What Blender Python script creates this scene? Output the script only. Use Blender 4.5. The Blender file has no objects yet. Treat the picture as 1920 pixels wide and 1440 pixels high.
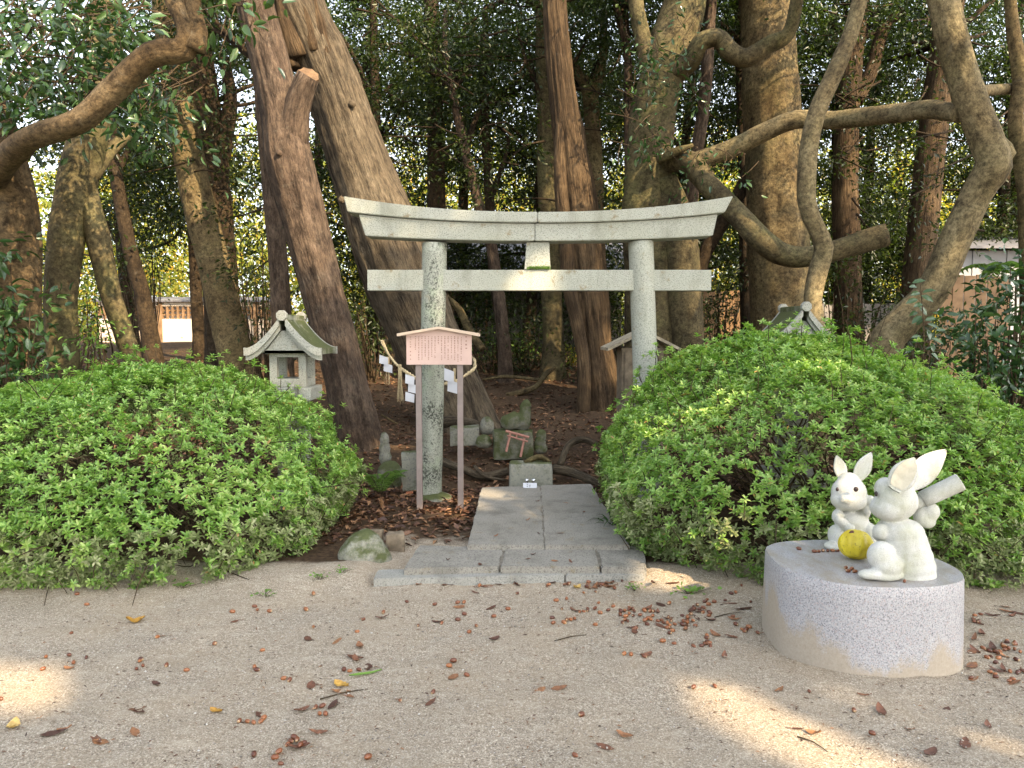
import bpy, bmesh, math, random
import numpy as np
from mathutils import Vector, Matrix, Euler

R = math.radians
rng = np.random.default_rng(11)
random.seed(5)
scene = bpy.context.scene
COL = scene.collection

# ------------------------------------------------------------------ camera, sky, sun, exposure
CAM_H, PITCH, FPX = 1.5, R(3.96), 1443.0
cam_data = bpy.data.cameras.new('camera')
cam = bpy.data.objects.new('camera', cam_data)
COL.objects.link(cam)
cam.location = (0, 0, CAM_H)
cam.rotation_euler = (math.pi / 2 - PITCH, 0, 0)
cam_data.sensor_width = 36.0
cam_data.lens = FPX / 1920 * 36.0
cam_data.clip_start = 0.05
cam_data.clip_end = 500
scene.camera = cam

SUN_EL, SUN_AZ = R(36), R(137)          # azimuth measured clockwise from +Y: behind and to the right of the camera
sun_dir = Vector((math.sin(SUN_AZ) * math.cos(SUN_EL), math.cos(SUN_AZ) * math.cos(SUN_EL), math.sin(SUN_EL)))
world = bpy.data.worlds.new('World')
scene.world = world
world.use_nodes = True
wn = world.node_tree
for n in list(wn.nodes):
    wn.nodes.remove(n)
w_out = wn.nodes.new('ShaderNodeOutputWorld')
w_bg = wn.nodes.new('ShaderNodeBackground')
w_sky = wn.nodes.new('ShaderNodeTexSky')
w_sky.sky_type = 'NISHITA'
w_sky.sun_disc = False
w_sky.sun_elevation = SUN_EL
w_sky.sun_rotation = SUN_AZ
w_sky.air_density = 1.0
w_sky.dust_density = 3.0
w_sky.ozone_density = 0.6
w_hsv = wn.nodes.new('ShaderNodeHueSaturation')
w_hsv.inputs['Saturation'].default_value = 0.42
w_bg.inputs['Strength'].default_value = 0.15
wn.links.new(w_sky.outputs['Color'], w_hsv.inputs['Color'])
wn.links.new(w_hsv.outputs['Color'], w_bg.inputs['Color'])
wn.links.new(w_bg.outputs['Background'], w_out.inputs['Surface'])

sl = bpy.data.lights.new('sun', 'SUN')
sl.energy = 3.2
sl.angle = R(0.53)
sl.color = (1.0, 0.76, 0.48)
sun = bpy.data.objects.new('sun', sl)
COL.objects.link(sun)
sun.rotation_euler = (-sun_dir).to_track_quat('-Z', 'Y').to_euler()
sun.location = sun_dir * 40

scene.view_settings.view_transform = 'Standard'
scene.view_settings.look = 'None'
scene.view_settings.gamma = 1.0
scene.view_settings.exposure = 2.15
scene.view_settings.use_curve_mapping = False
scene.render.engine = 'CYCLES'
scene.cycles.use_denoising = True
scene.cycles.max_bounces = 6
scene.cycles.diffuse_bounces = 3
scene.cycles.transmission_bounces = 4

# ------------------------------------------------------------------ picture -> place
def ray(px, py):
    u = (px - 960) / FPX
    v = -(py - 720) / FPX
    return Vector((u, math.cos(PITCH) + v * math.sin(PITCH), -math.sin(PITCH) + v * math.cos(PITCH)))

def at(px, py, Y):
    d = ray(px, py)
    return Vector((0, 0, CAM_H)) + d * (Y / d.y)

def on_z(px, py, z=0.0):
    d = ray(px, py)
    return Vector((0, 0, CAM_H)) + d * ((z - CAM_H) / d.z)

def M(px, Y):
    return px * Y / FPX

# ------------------------------------------------------------------ numpy noise
def _hash(i, j, k, seed):
    n = (i * 374761393 + j * 668265263 + k * 1274126177 + seed * 974634777) & 0xffffffff
    n = ((n ^ (n >> 13)) * 1274126177) & 0xffffffff
    return ((n ^ (n >> 16)) & 0xffff) / 65535.0

def vnoise(P, scale=1.0, seed=0):
    P = np.asarray(P, float) * scale
    I = np.floor(P).astype(np.int64)
    F = P - I
    F = F * F * (3 - 2 * F)
    r = 0
    for a in (0, 1):
        for b in (0, 1):
            for c in (0, 1):
                w = (F[..., 0] if a else 1 - F[..., 0]) * (F[..., 1] if b else 1 - F[..., 1]) * (F[..., 2] if c else 1 - F[..., 2])
                r = r + w * _hash(I[..., 0] + a, I[..., 1] + b, I[..., 2] + c, seed)
    return r * 2 - 1

def fbm(P, scale=1.0, seed=0, octv=3):
    r, a = 0, 1.0
    for o in range(octv):
        r = r + a * vnoise(P, scale * 2 ** o, seed + o)
        a *= 0.5
    return r

HY = [-50, 4.3, 4.6, 6.9, 7.1, 7.5, 8.0, 9.3, 14, 20, 60]
HZ = [0.0, 0.0, 0.02, 0.02, 0.04, 0.15, 0.22, 0.32, 0.85, 1.12, 1.3]
def Hnp(x, y):
    x = np.asarray(x, float); y = np.asarray(y, float)
    P = np.stack([x, y, np.zeros_like(x)], -1)
    wild = np.clip((y - 7.0) / 1.5, 0, 1)
    return np.interp(y, HY, HZ) + 0.006 * fbm(P, 1.3, 3) + wild * 0.05 * fbm(P, 0.9, 9)
def H(x, y):
    return float(Hnp(np.array([x]), np.array([y]))[0])

# ------------------------------------------------------------------ meshes and objects
def set_props(o, label=None, cat=None, group=None, kind=None):
    if label: o['label'] = label
    if cat: o['category'] = cat
    if group: o['group'] = group
    if kind: o['kind'] = kind
    return o

def np_mesh(name, V, F, mat=None, smooth=False, attrs=None):
    """F: int array (n,3) or (n,4), or list of python lists"""
    me = bpy.data.meshes.new(name)
    V = np.asarray(V, np.float32)
    if isinstance(F, np.ndarray):
        k = F.shape[1]
        me.vertices.add(len(V)); me.vertices.foreach_set('co', V.ravel())
        me.loops.add(F.size); me.loops.foreach_set('vertex_index', F.astype(np.int32).ravel())
        me.polygons.add(len(F)); me.polygons.foreach_set('loop_start', np.arange(0, F.size, k, dtype=np.int32))
        me.update(calc_edges=True)
    else:
        me.from_pydata([tuple(v) for v in V], [], F)
        me.update()
    if smooth:
        me.polygons.foreach_set('use_smooth', np.ones(len(me.polygons), bool))
    if attrs:
        for k, a in attrs.items():
            a = np.asarray(a, np.float32)
            if a.ndim == 1:
                at_ = me.attributes.new(k, 'FLOAT', 'POINT'); at_.data.foreach_set('value', a)
            else:
                at_ = me.attributes.new(k, 'FLOAT_VECTOR', 'POINT'); at_.data.foreach_set('vector', a.ravel())
    if mat: me.materials.append(mat)
    return me

def empty(name, loc, label=None, cat=None, group=None, kind=None, rotz=0.0):
    o = bpy.data.objects.new(name, None)
    o.empty_display_size = 0.1
    COL.objects.link(o)
    o.location = loc
    o.rotation_euler = (0, 0, rotz)
    return set_props(o, label, cat, group, kind)

def link(name, me, parent=None, loc=None):
    o = bpy.data.objects.new(name, me)
    COL.objects.link(o)
    if parent is not None: o.parent = parent
    if loc is not None: o.location = loc
    return o

def root_loc(o):
    p = Vector((0, 0, 0))
    while o is not None:
        p = p + Vector(o.location); o = o.parent
    return p

def part(name, V, F, mat, parent, smooth=False, attrs=None):
    """vertices in world coordinates, stored relative to the thing they belong to"""
    V = np.asarray(V, float)
    if parent is not None:
        V = V - np.array(root_loc(parent))
    return link(name, np_mesh(name, V, F, mat, smooth, attrs), parent)

def solo(name, V, F, mat, base, label, cat, group=None, smooth=False, attrs=None, kind=None):
    V = np.asarray(V, float) - np.array(base)
    o = link(name, np_mesh(name, V, F, mat, smooth, attrs), None, base)
    return set_props(o, label, cat, group, kind)

def bm_to(bm):
    bm.verts.ensure_lookup_table()
    bm.verts.index_update()
    V = [v.co.copy() for v in bm.verts]
    F = [[v.index for v in f.verts] for f in bm.faces]
    bm.free()
    return V, F

def merge(parts):
    V, F = [], []
    for v, f in parts:
        n = len(V)
        V += [tuple(p) for p in v]
        F += [[int(i) + n for i in q] for q in f]
    return V, F

def box(x0, x1, y0, y1, z0, z1, bevel=0.0, seg=2, jitter=0.0, seed=0, cuts=0):
    bm = bmesh.new()
    bmesh.ops.create_cube(bm, size=1.0)
    for v in bm.verts:
        v.co = Vector(((x0 + x1) / 2 + v.co.x * (x1 - x0), (y0 + y1) / 2 + v.co.y * (y1 - y0), (z0 + z1) / 2 + v.co.z * (z1 - z0)))
    if bevel > 0:
        bmesh.ops.bevel(bm, geom=list(bm.edges), offset=bevel, segments=seg, profile=0.6, affect='EDGES')
    if cuts:
        bmesh.ops.subdivide_edges(bm, edges=list(bm.edges), cuts=cuts, use_grid_fill=True)
    if jitter:
        P = np.array([v.co for v in bm.verts])
        N = np.stack([fbm(P, 14, seed + k) for k in range(3)], -1) * jitter
        for v, d in zip(bm.verts, N): v.co += Vector(d)
    return bm_to(bm)

def prism(outline, y0, y1, axis='y', bevel=0.0):
    """outline: list of (a,b); extruded along the axis"""
    bm = bmesh.new()
    def mk(a, b, t):
        return {'y': (a, t, b), 'x': (t, a, b), 'z': (a, b, t)}[axis]
    A = [bm.verts.new(mk(a, b, y0)) for a, b in outline]
    B = [bm.verts.new(mk(a, b, y1)) for a, b in outline]
    bm.faces.new(A); bm.faces.new(B[::-1])
    n = len(A)
    for i in range(n):
        bm.faces.new((A[i], B[i], B[(i + 1) % n], A[(i + 1) % n]))
    bmesh.ops.recalc_face_normals(bm, faces=list(bm.faces))
    if bevel:
        bmesh.ops.bevel(bm, geom=list(bm.edges), offset=bevel, segments=2, profile=0.6, affect='EDGES')
    return bm_to(bm)

def catmull(P, W, step):
    P = [np.array(p, float) for p in P]
    P = [2 * P[0] - P[1]] + P + [2 * P[-1] - P[-2]]
    W = [W[0]] + list(W) + [W[-1]]
    out, wo = [], []
    for i in range(1, len(P) - 2):
        L = np.linalg.norm(P[i + 1] - P[i])
        n = max(2, int(L / step))
        for k in range(n):
            t = k / n
            p0, p1, p2, p3 = P[i - 1], P[i], P[i + 1], P[i + 2]
            out.append(0.5 * ((2 * p1) + (p2 - p0) * t + (2 * p0 - 5 * p1 + 4 * p2 - p3) * t * t + (3 * p1 - p0 - 3 * p2 + p3) * t ** 3))
            wo.append(W[i] + (W[i + 1] - W[i]) * (t * t * (3 - 2 * t)))
    out.append(P[-2]); wo.append(W[-2])
    return np.array(out), np.array(wo)

def tube(P, W, seg=10, step=0.08, rough=0.0, flute=0.0, lump=0.0, seed=0, flare=0.0, cap=True, flare_len=0.3, ridge=0.0):
    """a swept tube with bark-like radius changes. returns V,F,bark coords"""
    C, r = catmull(P, W, step)
    n = len(C)
    T = np.gradient(C, axis=0)
    T /= np.linalg.norm(T, axis=1)[:, None] + 1e-9
    s = np.concatenate([[0], np.cumsum(np.linalg.norm(np.diff(C, axis=0), axis=1))])
    ref = np.array([1.0, 0, 0]) if abs(T[0][0]) < 0.9 else np.array([0, 1.0, 0])
    U = np.zeros_like(C)
    u = ref - T[0] * ref.dot(T[0]); u /= np.linalg.norm(u)
    for i in range(n):
        u = u - T[i] * u.dot(T[i]); u /= np.linalg.norm(u); U[i] = u
    Vv = np.cross(T, U)
    th = np.linspace(0, 2 * math.pi, seg, endpoint=False)
    ct, st = np.cos(th), np.sin(th)
    rr = np.repeat(r[:, None], seg, 1)
    Q = np.stack([np.broadcast_to(ct, (n, seg)), np.broadcast_to(st, (n, seg)), np.repeat(s[:, None], seg, 1)], -1)
    off = np.array([seed * 3.7, seed * 1.3, seed * 5.1])
    if flare:
        lob = 0.75 + 0.5 * vnoise(np.stack([ct * 1.3, st * 1.3, ct * 0], -1) + off, 1.6, seed)
        rr = rr * (1 + flare * np.exp(-s / flare_len)[:, None] * lob[None])
    if lump:
        rr = rr * (1 + lump * fbm(Q * np.array([1, 1, 1.6]) + off, 1.0, seed, 2))
    if flute:
        rr = rr * (1 + flute * fbm(Q * np.array([2.6, 2.6, 0.5]) + off, 1.0, seed + 7, 3))
    if ridge:
        rr = rr * (1 + ridge * fbm(Q * np.array([6.5, 6.5, 1.3]) + off, 1.0, seed + 17, 3))
    if rough:
        rr = rr * (1 + rough * fbm(Q * np.array([3.5, 3.5, 7]) + off, 1.0, seed + 3, 2))
    V = C[:, None] + U[:, None] * (ct[None, :, None] * rr[..., None]) + Vv[:, None] * (st[None, :, None] * rr[..., None])
    B = np.stack([ct[None] * r.mean() + 0 * rr, st[None] * r.mean() + 0 * rr, Q[..., 2]], -1) + off
    V = V.reshape(-1, 3); B = B.reshape(-1, 3)
    i = np.arange(n - 1)[:, None] * seg + np.arange(seg)[None]
    j = np.arange(n - 1)[:, None] * seg + (np.arange(seg)[None] + 1) % seg
    F = np.stack([i, j, j + seg, i + seg], -1).reshape(-1, 4)
    if cap:
        V = np.vstack([V, C[:1], C[-1:]]); B = np.vstack([B, B[:1], B[-1:]])
        k0, k1 = len(V) - 2, len(V) - 1
        k = np.arange(seg); k2 = (k + 1) % seg
        a = np.stack([k2, k, np.full(seg, k0), np.full(seg, k0)], -1)
        b = np.stack([k + (n - 1) * seg, k2 + (n - 1) * seg, np.full(seg, k1), np.full(seg, k1)], -1)
        tri = np.vstack([a[:, :3], b[:, :3]])
        F = [list(map(int, q)) for q in F] + [list(map(int, q)) for q in tri]
    return V, F, B

def tubes_merge(ts):
    V, F, B, n = [], [], [], 0
    for v, f, b in ts:
        V.append(v); B.append(b)
        F += [[int(i) + n for i in q] for q in f]
        n += len(v)
    return np.vstack(V), F, np.vstack(B)

# ------------------------------------------------------------------ leaves
LEAF_D = (np.array([[0, 0, 0], [0.45, -0.5, 0.12], [1, 0, -0.06], [0.45, 0.5, 0.12]]), np.array([[0, 2, 1], [0, 3, 2]]))
LEAF_H = (np.array([[0, 0, 0], [0.32, -0.44, 0.10], [0.76, -0.34, 0.06], [1, 0, -0.05], [0.76, 0.34, 0.06], [0.32, 0.44, 0.10]]), np.array([[0, 3, 2], [0, 2, 1], [0, 5, 4], [0, 4, 3]]))
LEAF_O = (np.array([[0, 0, 0], [0.28, -0.42, 0.10], [0.66, -0.42, 0.08], [1, 0, -0.10], [0.66, 0.42, 0.08], [0.28, 0.42, 0.10], [0.5, 0, 0.0]]),
          np.array([[0, 6, 1], [1, 6, 2], [2, 6, 3], [3, 6, 4], [4, 6, 5], [5, 6, 0]]))

def leaves(P, D, N, L, W, tmpl=LEAF_D):
    tv, tf = tmpl
    n = len(P)
    D = D / (np.linalg.norm(D, axis=1)[:, None] + 1e-9)
    S = np.cross(N, D); S /= np.linalg.norm(S, axis=1)[:, None] + 1e-9
    N = np.cross(D, S)
    L = np.broadcast_to(L, (n,))[:, None, None]; W = np.broadcast_to(W, (n,))[:, None, None]
    V = P[:, None] + tv[None, :, 0:1] * L * D[:, None] + tv[None, :, 1:2] * W * S[:, None] + tv[None, :, 2:3] * L * N[:, None]
    F = (np.arange(n) * len(tv))[:, None, None] + tf[None]
    return V.reshape(-1, 3), F.reshape(-1, 3)

def join_leaves(parts):
    V, F, n = [], [], 0
    for v, f in parts:
        V.append(v); F.append(f + n); n += len(v)
    return np.vstack(V), np.vstack(F)

def unit(n, r=None):
    r = r or rng
    v = rng.normal(size=(n, 3))
    return v / np.linalg.norm(v, axis=1)[:, None]

def spray(centers, per, L, W, sig=(0.3, 0.3, 0.13), up=0.7, tmpl=LEAF_D):
    """leaf sprays round twig tips"""
    k = len(centers)
    C = np.repeat(np.asarray(centers), per, 0)
    size = np.repeat(rng.uniform(0.6, 1.35, k), per)[:, None]
    tilt = np.repeat(rng.normal(size=(k, 3)) * 0.35, per, 0)
    off = rng.normal(size=(k * per, 3)) * np.array(sig) * size
    off[:, 2] += off[:, 0] * tilt[:, 0] + off[:, 1] * tilt[:, 1] - 0.25 * (off[:, 0] ** 2 + off[:, 1] ** 2)
    D = off / (np.linalg.norm(off, axis=1)[:, None] + 1e-6) + rng.normal(size=off.shape) * 0.55
    D[:, 2] -= 0.25
    N = np.array([0, 0, 1.0]) * up + tilt * 0.5 + rng.normal(size=off.shape) * 0.45
    s = rng.uniform(0.65, 1.2, len(C))
    return leaves(C + off, D, N, L * s, W * s * rng.uniform(0.85, 1.15, len(C)), tmpl)

# ------------------------------------------------------------------ materials
def new_mat(name):
    m = bpy.data.materials.new(name)
    m.use_nodes = True
    nt = m.node_tree
    b = nt.nodes['Principled BSDF']
    return m, nt, b

def N_(nt, t, **kw):
    n = nt.nodes.new(t)
    for k, v in kw.items():
        if hasattr(n, k) and not k[0].isupper(): setattr(n, k, v)
        else: n.inputs[k].default_value = v
    return n

def ramp(nt, src, stops, interp='LINEAR'):
    r = nt.nodes.new('ShaderNodeValToRGB')
    r.color_ramp.interpolation = interp
    e = r.color_ramp.elements
    while len(e) < len(stops): e.new(0.5)
    for q, (p, c) in zip(e, stops):
        q.position = p
        q.color = (c[0], c[1], c[2], 1) if not isinstance(c, (int, float)) else (c, c, c, 1)
    nt.links.new(src, r.inputs['Fac'])
    return r.outputs['Color']

def mixc(nt, fac, a, b, mode='MIX'):
    m = nt.nodes.new('ShaderNodeMix')
    m.data_type = 'RGBA'; m.blend_type = mode
    for s, v in ((m.inputs['Factor'], fac), (m.inputs['A'], a), (m.inputs['B'], b)) if False else ((m.inputs[0], fac), (m.inputs[6], a), (m.inputs[7], b)):
        if isinstance(v, (int, float)): s.default_value = v
        elif isinstance(v, tuple): s.default_value = (*v[:3], 1)
        else: nt.links.new(v, s)
    return m.outputs[2]

def noise(nt, vec, scale, detail=4, rough=0.55, dist=0.0):
    n = N_(nt, 'ShaderNodeTexNoise')
    n.inputs['Scale'].default_value = scale; n.inputs['Detail'].default_value = detail
    n.inputs['Roughness'].default_value = rough; n.inputs['Distortion'].default_value = dist
    if vec is not None: nt.links.new(vec, n.inputs['Vector'])
    return n.outputs['Fac']

def mapping(nt, vec, scale=(1, 1, 1)):
    m = nt.nodes.new('ShaderNodeMapping')
    m.inputs['Scale'].default_value = scale
    nt.links.new(vec, m.inputs['Vector'])
    return m.outputs['Vector']

def bump(nt, b, h, strength=0.4, dist=0.02):
    n = nt.nodes.new('ShaderNodeBump')
    n.inputs['Strength'].default_value = strength; n.inputs['Distance'].default_value = dist
    nt.links.new(h, n.inputs['Height'])
    nt.links.new(n.outputs['Normal'], b.inputs['Normal'])

def objco(nt):
    return nt.nodes.new('ShaderNodeTexCoord').outputs['Object']

def geo_pos(nt):
    return nt.nodes.new('ShaderNodeNewGeometry').outputs['Position']

def math_(nt, op, a, b=None, c=None):
    m = nt.nodes.new('ShaderNodeMath'); m.operation = op
    for i, v in enumerate((a, b, c)):
        if v is None: continue
        if isinstance(v, (int, float)): m.inputs[i].default_value = v
        else: nt.links.new(v, m.inputs[i])
    return m.outputs[0]

def sep(nt, v):
    s = nt.nodes.new('ShaderNodeSeparateXYZ'); nt.links.new(v, s.inputs[0]); return s.outputs

def plain(name, col, rough=0.7, var=0.15, scale=20, spec=0.3, metal=0.0, bmp=0.15):
    m, nt, b = new_mat(name)
    co = objco(nt)
    f = noise(nt, co, scale, 5, 0.6)
    d = tuple(max(0, c * (1 - var * 1.6)) for c in col); l = tuple(min(1, c * (1 + var)) for c in col)
    nt.links.new(ramp(nt, f, [(0.3, d), (0.7, l)]), b.inputs['Base Color'])
    b.inputs['Roughness'].default_value = rough
    b.inputs['Specular IOR Level'].default_value = spec
    b.inputs['Metallic'].default_value = metal
    if bmp: bump(nt, b, f, bmp, 0.01)
    return m

def granite(name, light=(0.50, 0.51, 0.46), dark=(0.16, 0.16, 0.15), tint=(0.40, 0.42, 0.34), scale=130, lichen=0.0, moss=0.0, rust=0.0, pink=None, rough=0.75, bigs=2.3):
    m, nt, b = new_mat(name)
    co = geo_pos(nt)
    g1 = noise(nt, co, scale, 2, 0.7)
    g2 = noise(nt, co, scale * 0.55, 2, 0.6)
    c = ramp(nt, g1, [(0.37, dark), (0.475, light), (0.62, light), (0.74, tuple(min(1, x * 1.25) for x in light))])
    if pink: c = mixc(nt, ramp(nt, g2, [(0.52, 0.0), (0.6, 1.0)]), c, pink)
    big = noise(nt, co, bigs, 5, 0.65)
    c = mixc(nt, ramp(nt, big, [(0.42, 0.0), (0.68, 0.65)]), c, mixc(nt, 0.55, c, tint))
    fine = noise(nt, co, 9, 5, 0.7)
    wet = noise(nt, mapping(nt, co, (1, 1, 0.28)), 5.5, 6, 0.7)
    c = mixc(nt, ramp(nt, wet, [(0.50, 0.0), (0.72, 0.55)]), c, tuple(x * 0.5 for x in tint))
    if rust:
        c = mixc(nt, ramp(nt, fine, [(0.60, 0.0), (0.68, rust)]), c, (0.20, 0.16, 0.09))
    if lichen:
        li = noise(nt, mapping(nt, co, (1, 1, 0.55)), 6.5, 8, 0.78)
        spots = noise(nt, co, 60, 3, 0.7)
        k = math_(nt, 'MULTIPLY', ramp(nt, li, [(0.50, 0.0), (0.58, 1.0)]), ramp(nt, spots, [(0.46, 0.0), (0.52, 1.0)]))
        c = mixc(nt, math_(nt, 'MULTIPLY', k, lichen), c, (0.035, 0.04, 0.03))
        g = noise(nt, co, 4, 6, 0.7)
        c = mixc(nt, ramp(nt, g, [(0.52, 0.0), (0.66, 0.6)]), c, (0.30, 0.36, 0.25))
    if moss:
        up = sep(nt, nt.nodes.new('ShaderNodeNewGeometry').outputs['Normal'])[2]
        mo = noise(nt, co, 7, 6, 0.7)
        k = math_(nt, 'ADD', mo, math_(nt, 'MULTIPLY', up, 0.22))
        k = ramp(nt, k, [(0.60 - 0.35 * moss, 0.0), (0.78 - 0.3 * moss, 1.0)])
        mc = mixc(nt, noise(nt, co, 40, 3), (0.035, 0.045, 0.014), (0.10, 0.115, 0.04))
        c = mixc(nt, k, c, mc)
    nt.links.new(c, b.inputs['Base Color'])
    b.inputs['Roughness'].default_value = rough
    b.inputs['Specular IOR Level'].default_value = 0.35
    h = math_(nt, 'ADD', g1, math_(nt, 'MULTIPLY', fine, 1.5))
    bump(nt, b, h, 0.30, 0.006)
    return m

BK = 0.41
def bark(name, c0, c1, c2, lich=(0.22, 0.22, 0.18), lamt=0.25, stretch=0.22, scale=9, moss=0.0, bmp=0.7, crack=0.5):
    c0, c1, c2 = [(c[0] * BK * 1.02, c[1] * BK * 0.95, c[2] * BK * 0.80) for c in (c0, c1, c2)]
    m, nt, b = new_mat(name)
    a = nt.nodes.new('ShaderNodeAttribute'); a.attribute_name = 'bk'
    co = a.outputs['Vector']
    st = mapping(nt, co, (1, 1, stretch))
    n1 = noise(nt, st, scale, 7, 0.68, 0.4)
    n2 = noise(nt, co, 2.2, 5, 0.6, 0.6)
    n3 = noise(nt, st, scale * 4.5, 4, 0.65)
    c = ramp(nt, n2, [(0.30, c0), (0.52, c1), (0.74, c2)])
    c = mixc(nt, ramp(nt, n1, [(0.33, 1.0), (0.48, 0.0)]), c, tuple(x * 0.36 for x in c0))
    c = mixc(nt, ramp(nt, n3, [(0.30, 0.55), (0.55, 0.0)]), c, tuple(x * 0.5 for x in c0))
    n5 = noise(nt, mapping(nt, co, (1, 1, max(0.12, stretch * 0.8))), scale * 2.1, 6, 0.72, 0.3)
    c = mixc(nt, ramp(nt, n5, [(0.36, 0.8 * crack), (0.43, 0.0)]), c, tuple(x * 0.25 for x in c0))
    c = mixc(nt, ramp(nt, n5, [(0.56, 0.0), (0.72, 0.5)]), c, c2)
    pl = noise(nt, co, 9.0, 7, 0.78, 0.6)
    c = mixc(nt, ramp(nt, pl, [(0.57, 0.0), (0.72, lamt * 0.7)]), c, lich)
    if moss:
        mo = noise(nt, co, 1.6, 6, 0.7)
        c = mixc(nt, ramp(nt, mo, [(0.46, 0.0), (0.64, moss)]), c, (0.10, 0.12, 0.035))
    sp_ = noise(nt, mapping(nt, co, (1, 1, min(1.0, stretch * 2.2))), 24, 7, 0.82)
    c = mixc(nt, 1.0, c, ramp(nt, sp_, [(0.36, 0.35), (0.49, 0.95), (0.64, 1.6)]), 'MULTIPLY')
    nt.links.new(c, b.inputs['Base Color'])
    b.inputs['Roughness'].default_value = 0.88
    b.inputs['Specular IOR Level'].default_value = 0.2
    h = math_(nt, 'ADD', math_(nt, 'MULTIPLY', n1, 1.0), math_(nt, 'MULTIPLY', n3, crack))
    h = math_(nt, 'ADD', math_(nt, 'ADD', h, math_(nt, 'MULTIPLY', sp_, 0.7)), math_(nt, 'MULTIPLY', n5, 0.9))
    bump(nt, b, h, min(1.0, bmp * 1.3), 0.04)
    return m

def leafmat(name, cols, trans=0.35, rough=0.4, spec=0.4, tcol=None, yellow=None, yamt=0.0, clump=1.2):
    m, nt, b = new_mat(name)
    g = nt.nodes.new('ShaderNodeNewGeometry')
    rnd = g.outputs['Random Per Island']
    cl = noise(nt, g.outputs['Position'], clump, 3, 0.6)
    f = math_(nt, 'ADD', math_(nt, 'MULTIPLY', rnd, 0.6), math_(nt, 'MULTIPLY', math_(nt, 'SUBTRACT', cl, 0.3), 1.0))
    n = len(cols)
    c = ramp(nt, f, [(0.1 + 0.75 * i / (n - 1), cols[i]) for i in range(n)])
    if yellow:
        r2 = math_(nt, 'FRACT', math_(nt, 'MULTIPLY', rnd, 17.3))
        c = mixc(nt, ramp(nt, r2, [(1 - yamt, 0.0), (1 - yamt + 0.002, 1.0)], 'CONSTANT'), c, yellow)
    nt.links.new(c, b.inputs['Base Color'])
    b.inputs['Roughness'].default_value = rough
    b.inputs['Specular IOR Level'].default_value = spec
    tr = nt.nodes.new('ShaderNodeBsdfTranslucent')
    nt.links.new(mixc(nt, 1.0, c, tcol or (1.25, 1.35, 0.55), 'MULTIPLY'), tr.inputs['Color'])
    mx = nt.nodes.new('ShaderNodeMixShader'); mx.inputs[0].default_value = trans
    nt.links.new(b.outputs[0], mx.inputs[1]); nt.links.new(tr.outputs[0], mx.inputs[2])
    nt.links.new(mx.outputs[0], nt.nodes['Material Output'].inputs['Surface'])
    return m

MAT = {}
MAT['granite'] = granite('granite_pale', (0.345, 0.36, 0.31), (0.17, 0.175, 0.155), (0.27, 0.28, 0.20), rust=0.85, scale=105)
MAT['granite_lichen'] = granite('granite_lichen', (0.33, 0.35, 0.295), (0.11, 0.11, 0.10), (0.26, 0.28, 0.21), lichen=0.92, rust=0.5, scale=105)
MAT['granite_lantern'] = granite('granite_lantern', (0.305, 0.315, 0.275), (0.15, 0.15, 0.135), scale=115, rust=0.5, tint=(0.30, 0.28, 0.22))
MAT['granite_moss'] = granite('granite_mossy_roof', (0.25, 0.26, 0.20), moss=0.6, rust=0.3)
MAT['stone_moss'] = granite('stone_mossy', (0.20, 0.19, 0.145), moss=0.62, scale=60)
MAT['stone_grey'] = granite('stone_grey', (0.25, 0.245, 0.20), moss=0.22, scale=60)
MAT['slab'] = granite('slab_stone', (0.275, 0.262, 0.228), (0.12, 0.115, 0.10), (0.13, 0.12, 0.09), scale=110, rust=0.6, rough=0.8)
MAT['kerb'] = granite('kerb_stone', (0.31, 0.31, 0.28), (0.15, 0.15, 0.14), (0.24, 0.23, 0.19), scale=110, rust=0.3)
MAT['rabbit'] = granite('rabbit_granite', (0.52, 0.525, 0.49), (0.36, 0.36, 0.345), (0.36, 0.37, 0.17), bigs=8.0, scale=330, rough=0.7)
MAT['wood_pink'] = plain('cypress_board', (0.52, 0.375, 0.325), 0.6, 0.05, 6, bmp=0.05)
MAT['wood_edge'] = plain('cypress_edge', (0.52, 0.41, 0.31), 0.6, 0.05, 6, bmp=0.05)
MAT['wood_post'] = plain('cypress_post', (0.225, 0.185, 0.17), 0.7, 0.12, 10, bmp=0.1)
MAT['ink'] = plain('ink', (0.20, 0.10, 0.08), 0.7, 0.1, 10, bmp=0)
MAT['paper'] = plain('white_paper', (0.55, 0.57, 0.61), 0.8, 0.03, 8, bmp=0)
MAT['straw'] = plain('rice_straw', (0.45, 0.37, 0.22), 0.85, 0.25, 60)
MAT['vermilion'] = plain('faded_vermilion', (0.40, 0.20, 0.15), 0.75, 0.15, 20)
MAT['steel'] = plain('steel', (0.75, 0.76, 0.78), 0.22, 0.03, 10, metal=1.0, bmp=0)
MAT['wood_old'] = plain('weathered_wood', (0.21, 0.17, 0.12), 0.85, 0.3, 14, bmp=0.4)
MAT['wood_old2'] = plain('weathered_roof_board', (0.34, 0.30, 0.22), 0.85, 0.3, 18, bmp=0.4)
MAT['cutwood'] = plain('cut_wood', (0.13, 0.08, 0.042), 0.8, 0.35, 14, bmp=0.4)
MAT['eye'] = plain('dark_eye', (0.035, 0.025, 0.025), 0.35, 0.1, 10, bmp=0)
MAT['ear'] = plain('ear_inside', (0.50, 0.46, 0.35), 0.8, 0.12, 30)
MAT['terracotta'] = plain('terracotta', (0.42, 0.16, 0.08), 0.8, 0.2, 20)
MAT['plaster'] = plain('plaster_wall', (0.72, 0.60, 0.46), 0.9, 0.08, 2, bmp=0.05)
MAT['board_grey'] = plain('grey_board', (0.24, 0.22, 0.20), 0.85, 0.2, 6)
MAT['board_brown'] = plain('brown_board', (0.24, 0.15, 0.08), 0.85, 0.25, 5)
MAT['tin'] = plain('pale_tin', (0.28, 0.29, 0.30), 0.6, 0.1, 2, bmp=0)
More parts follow.
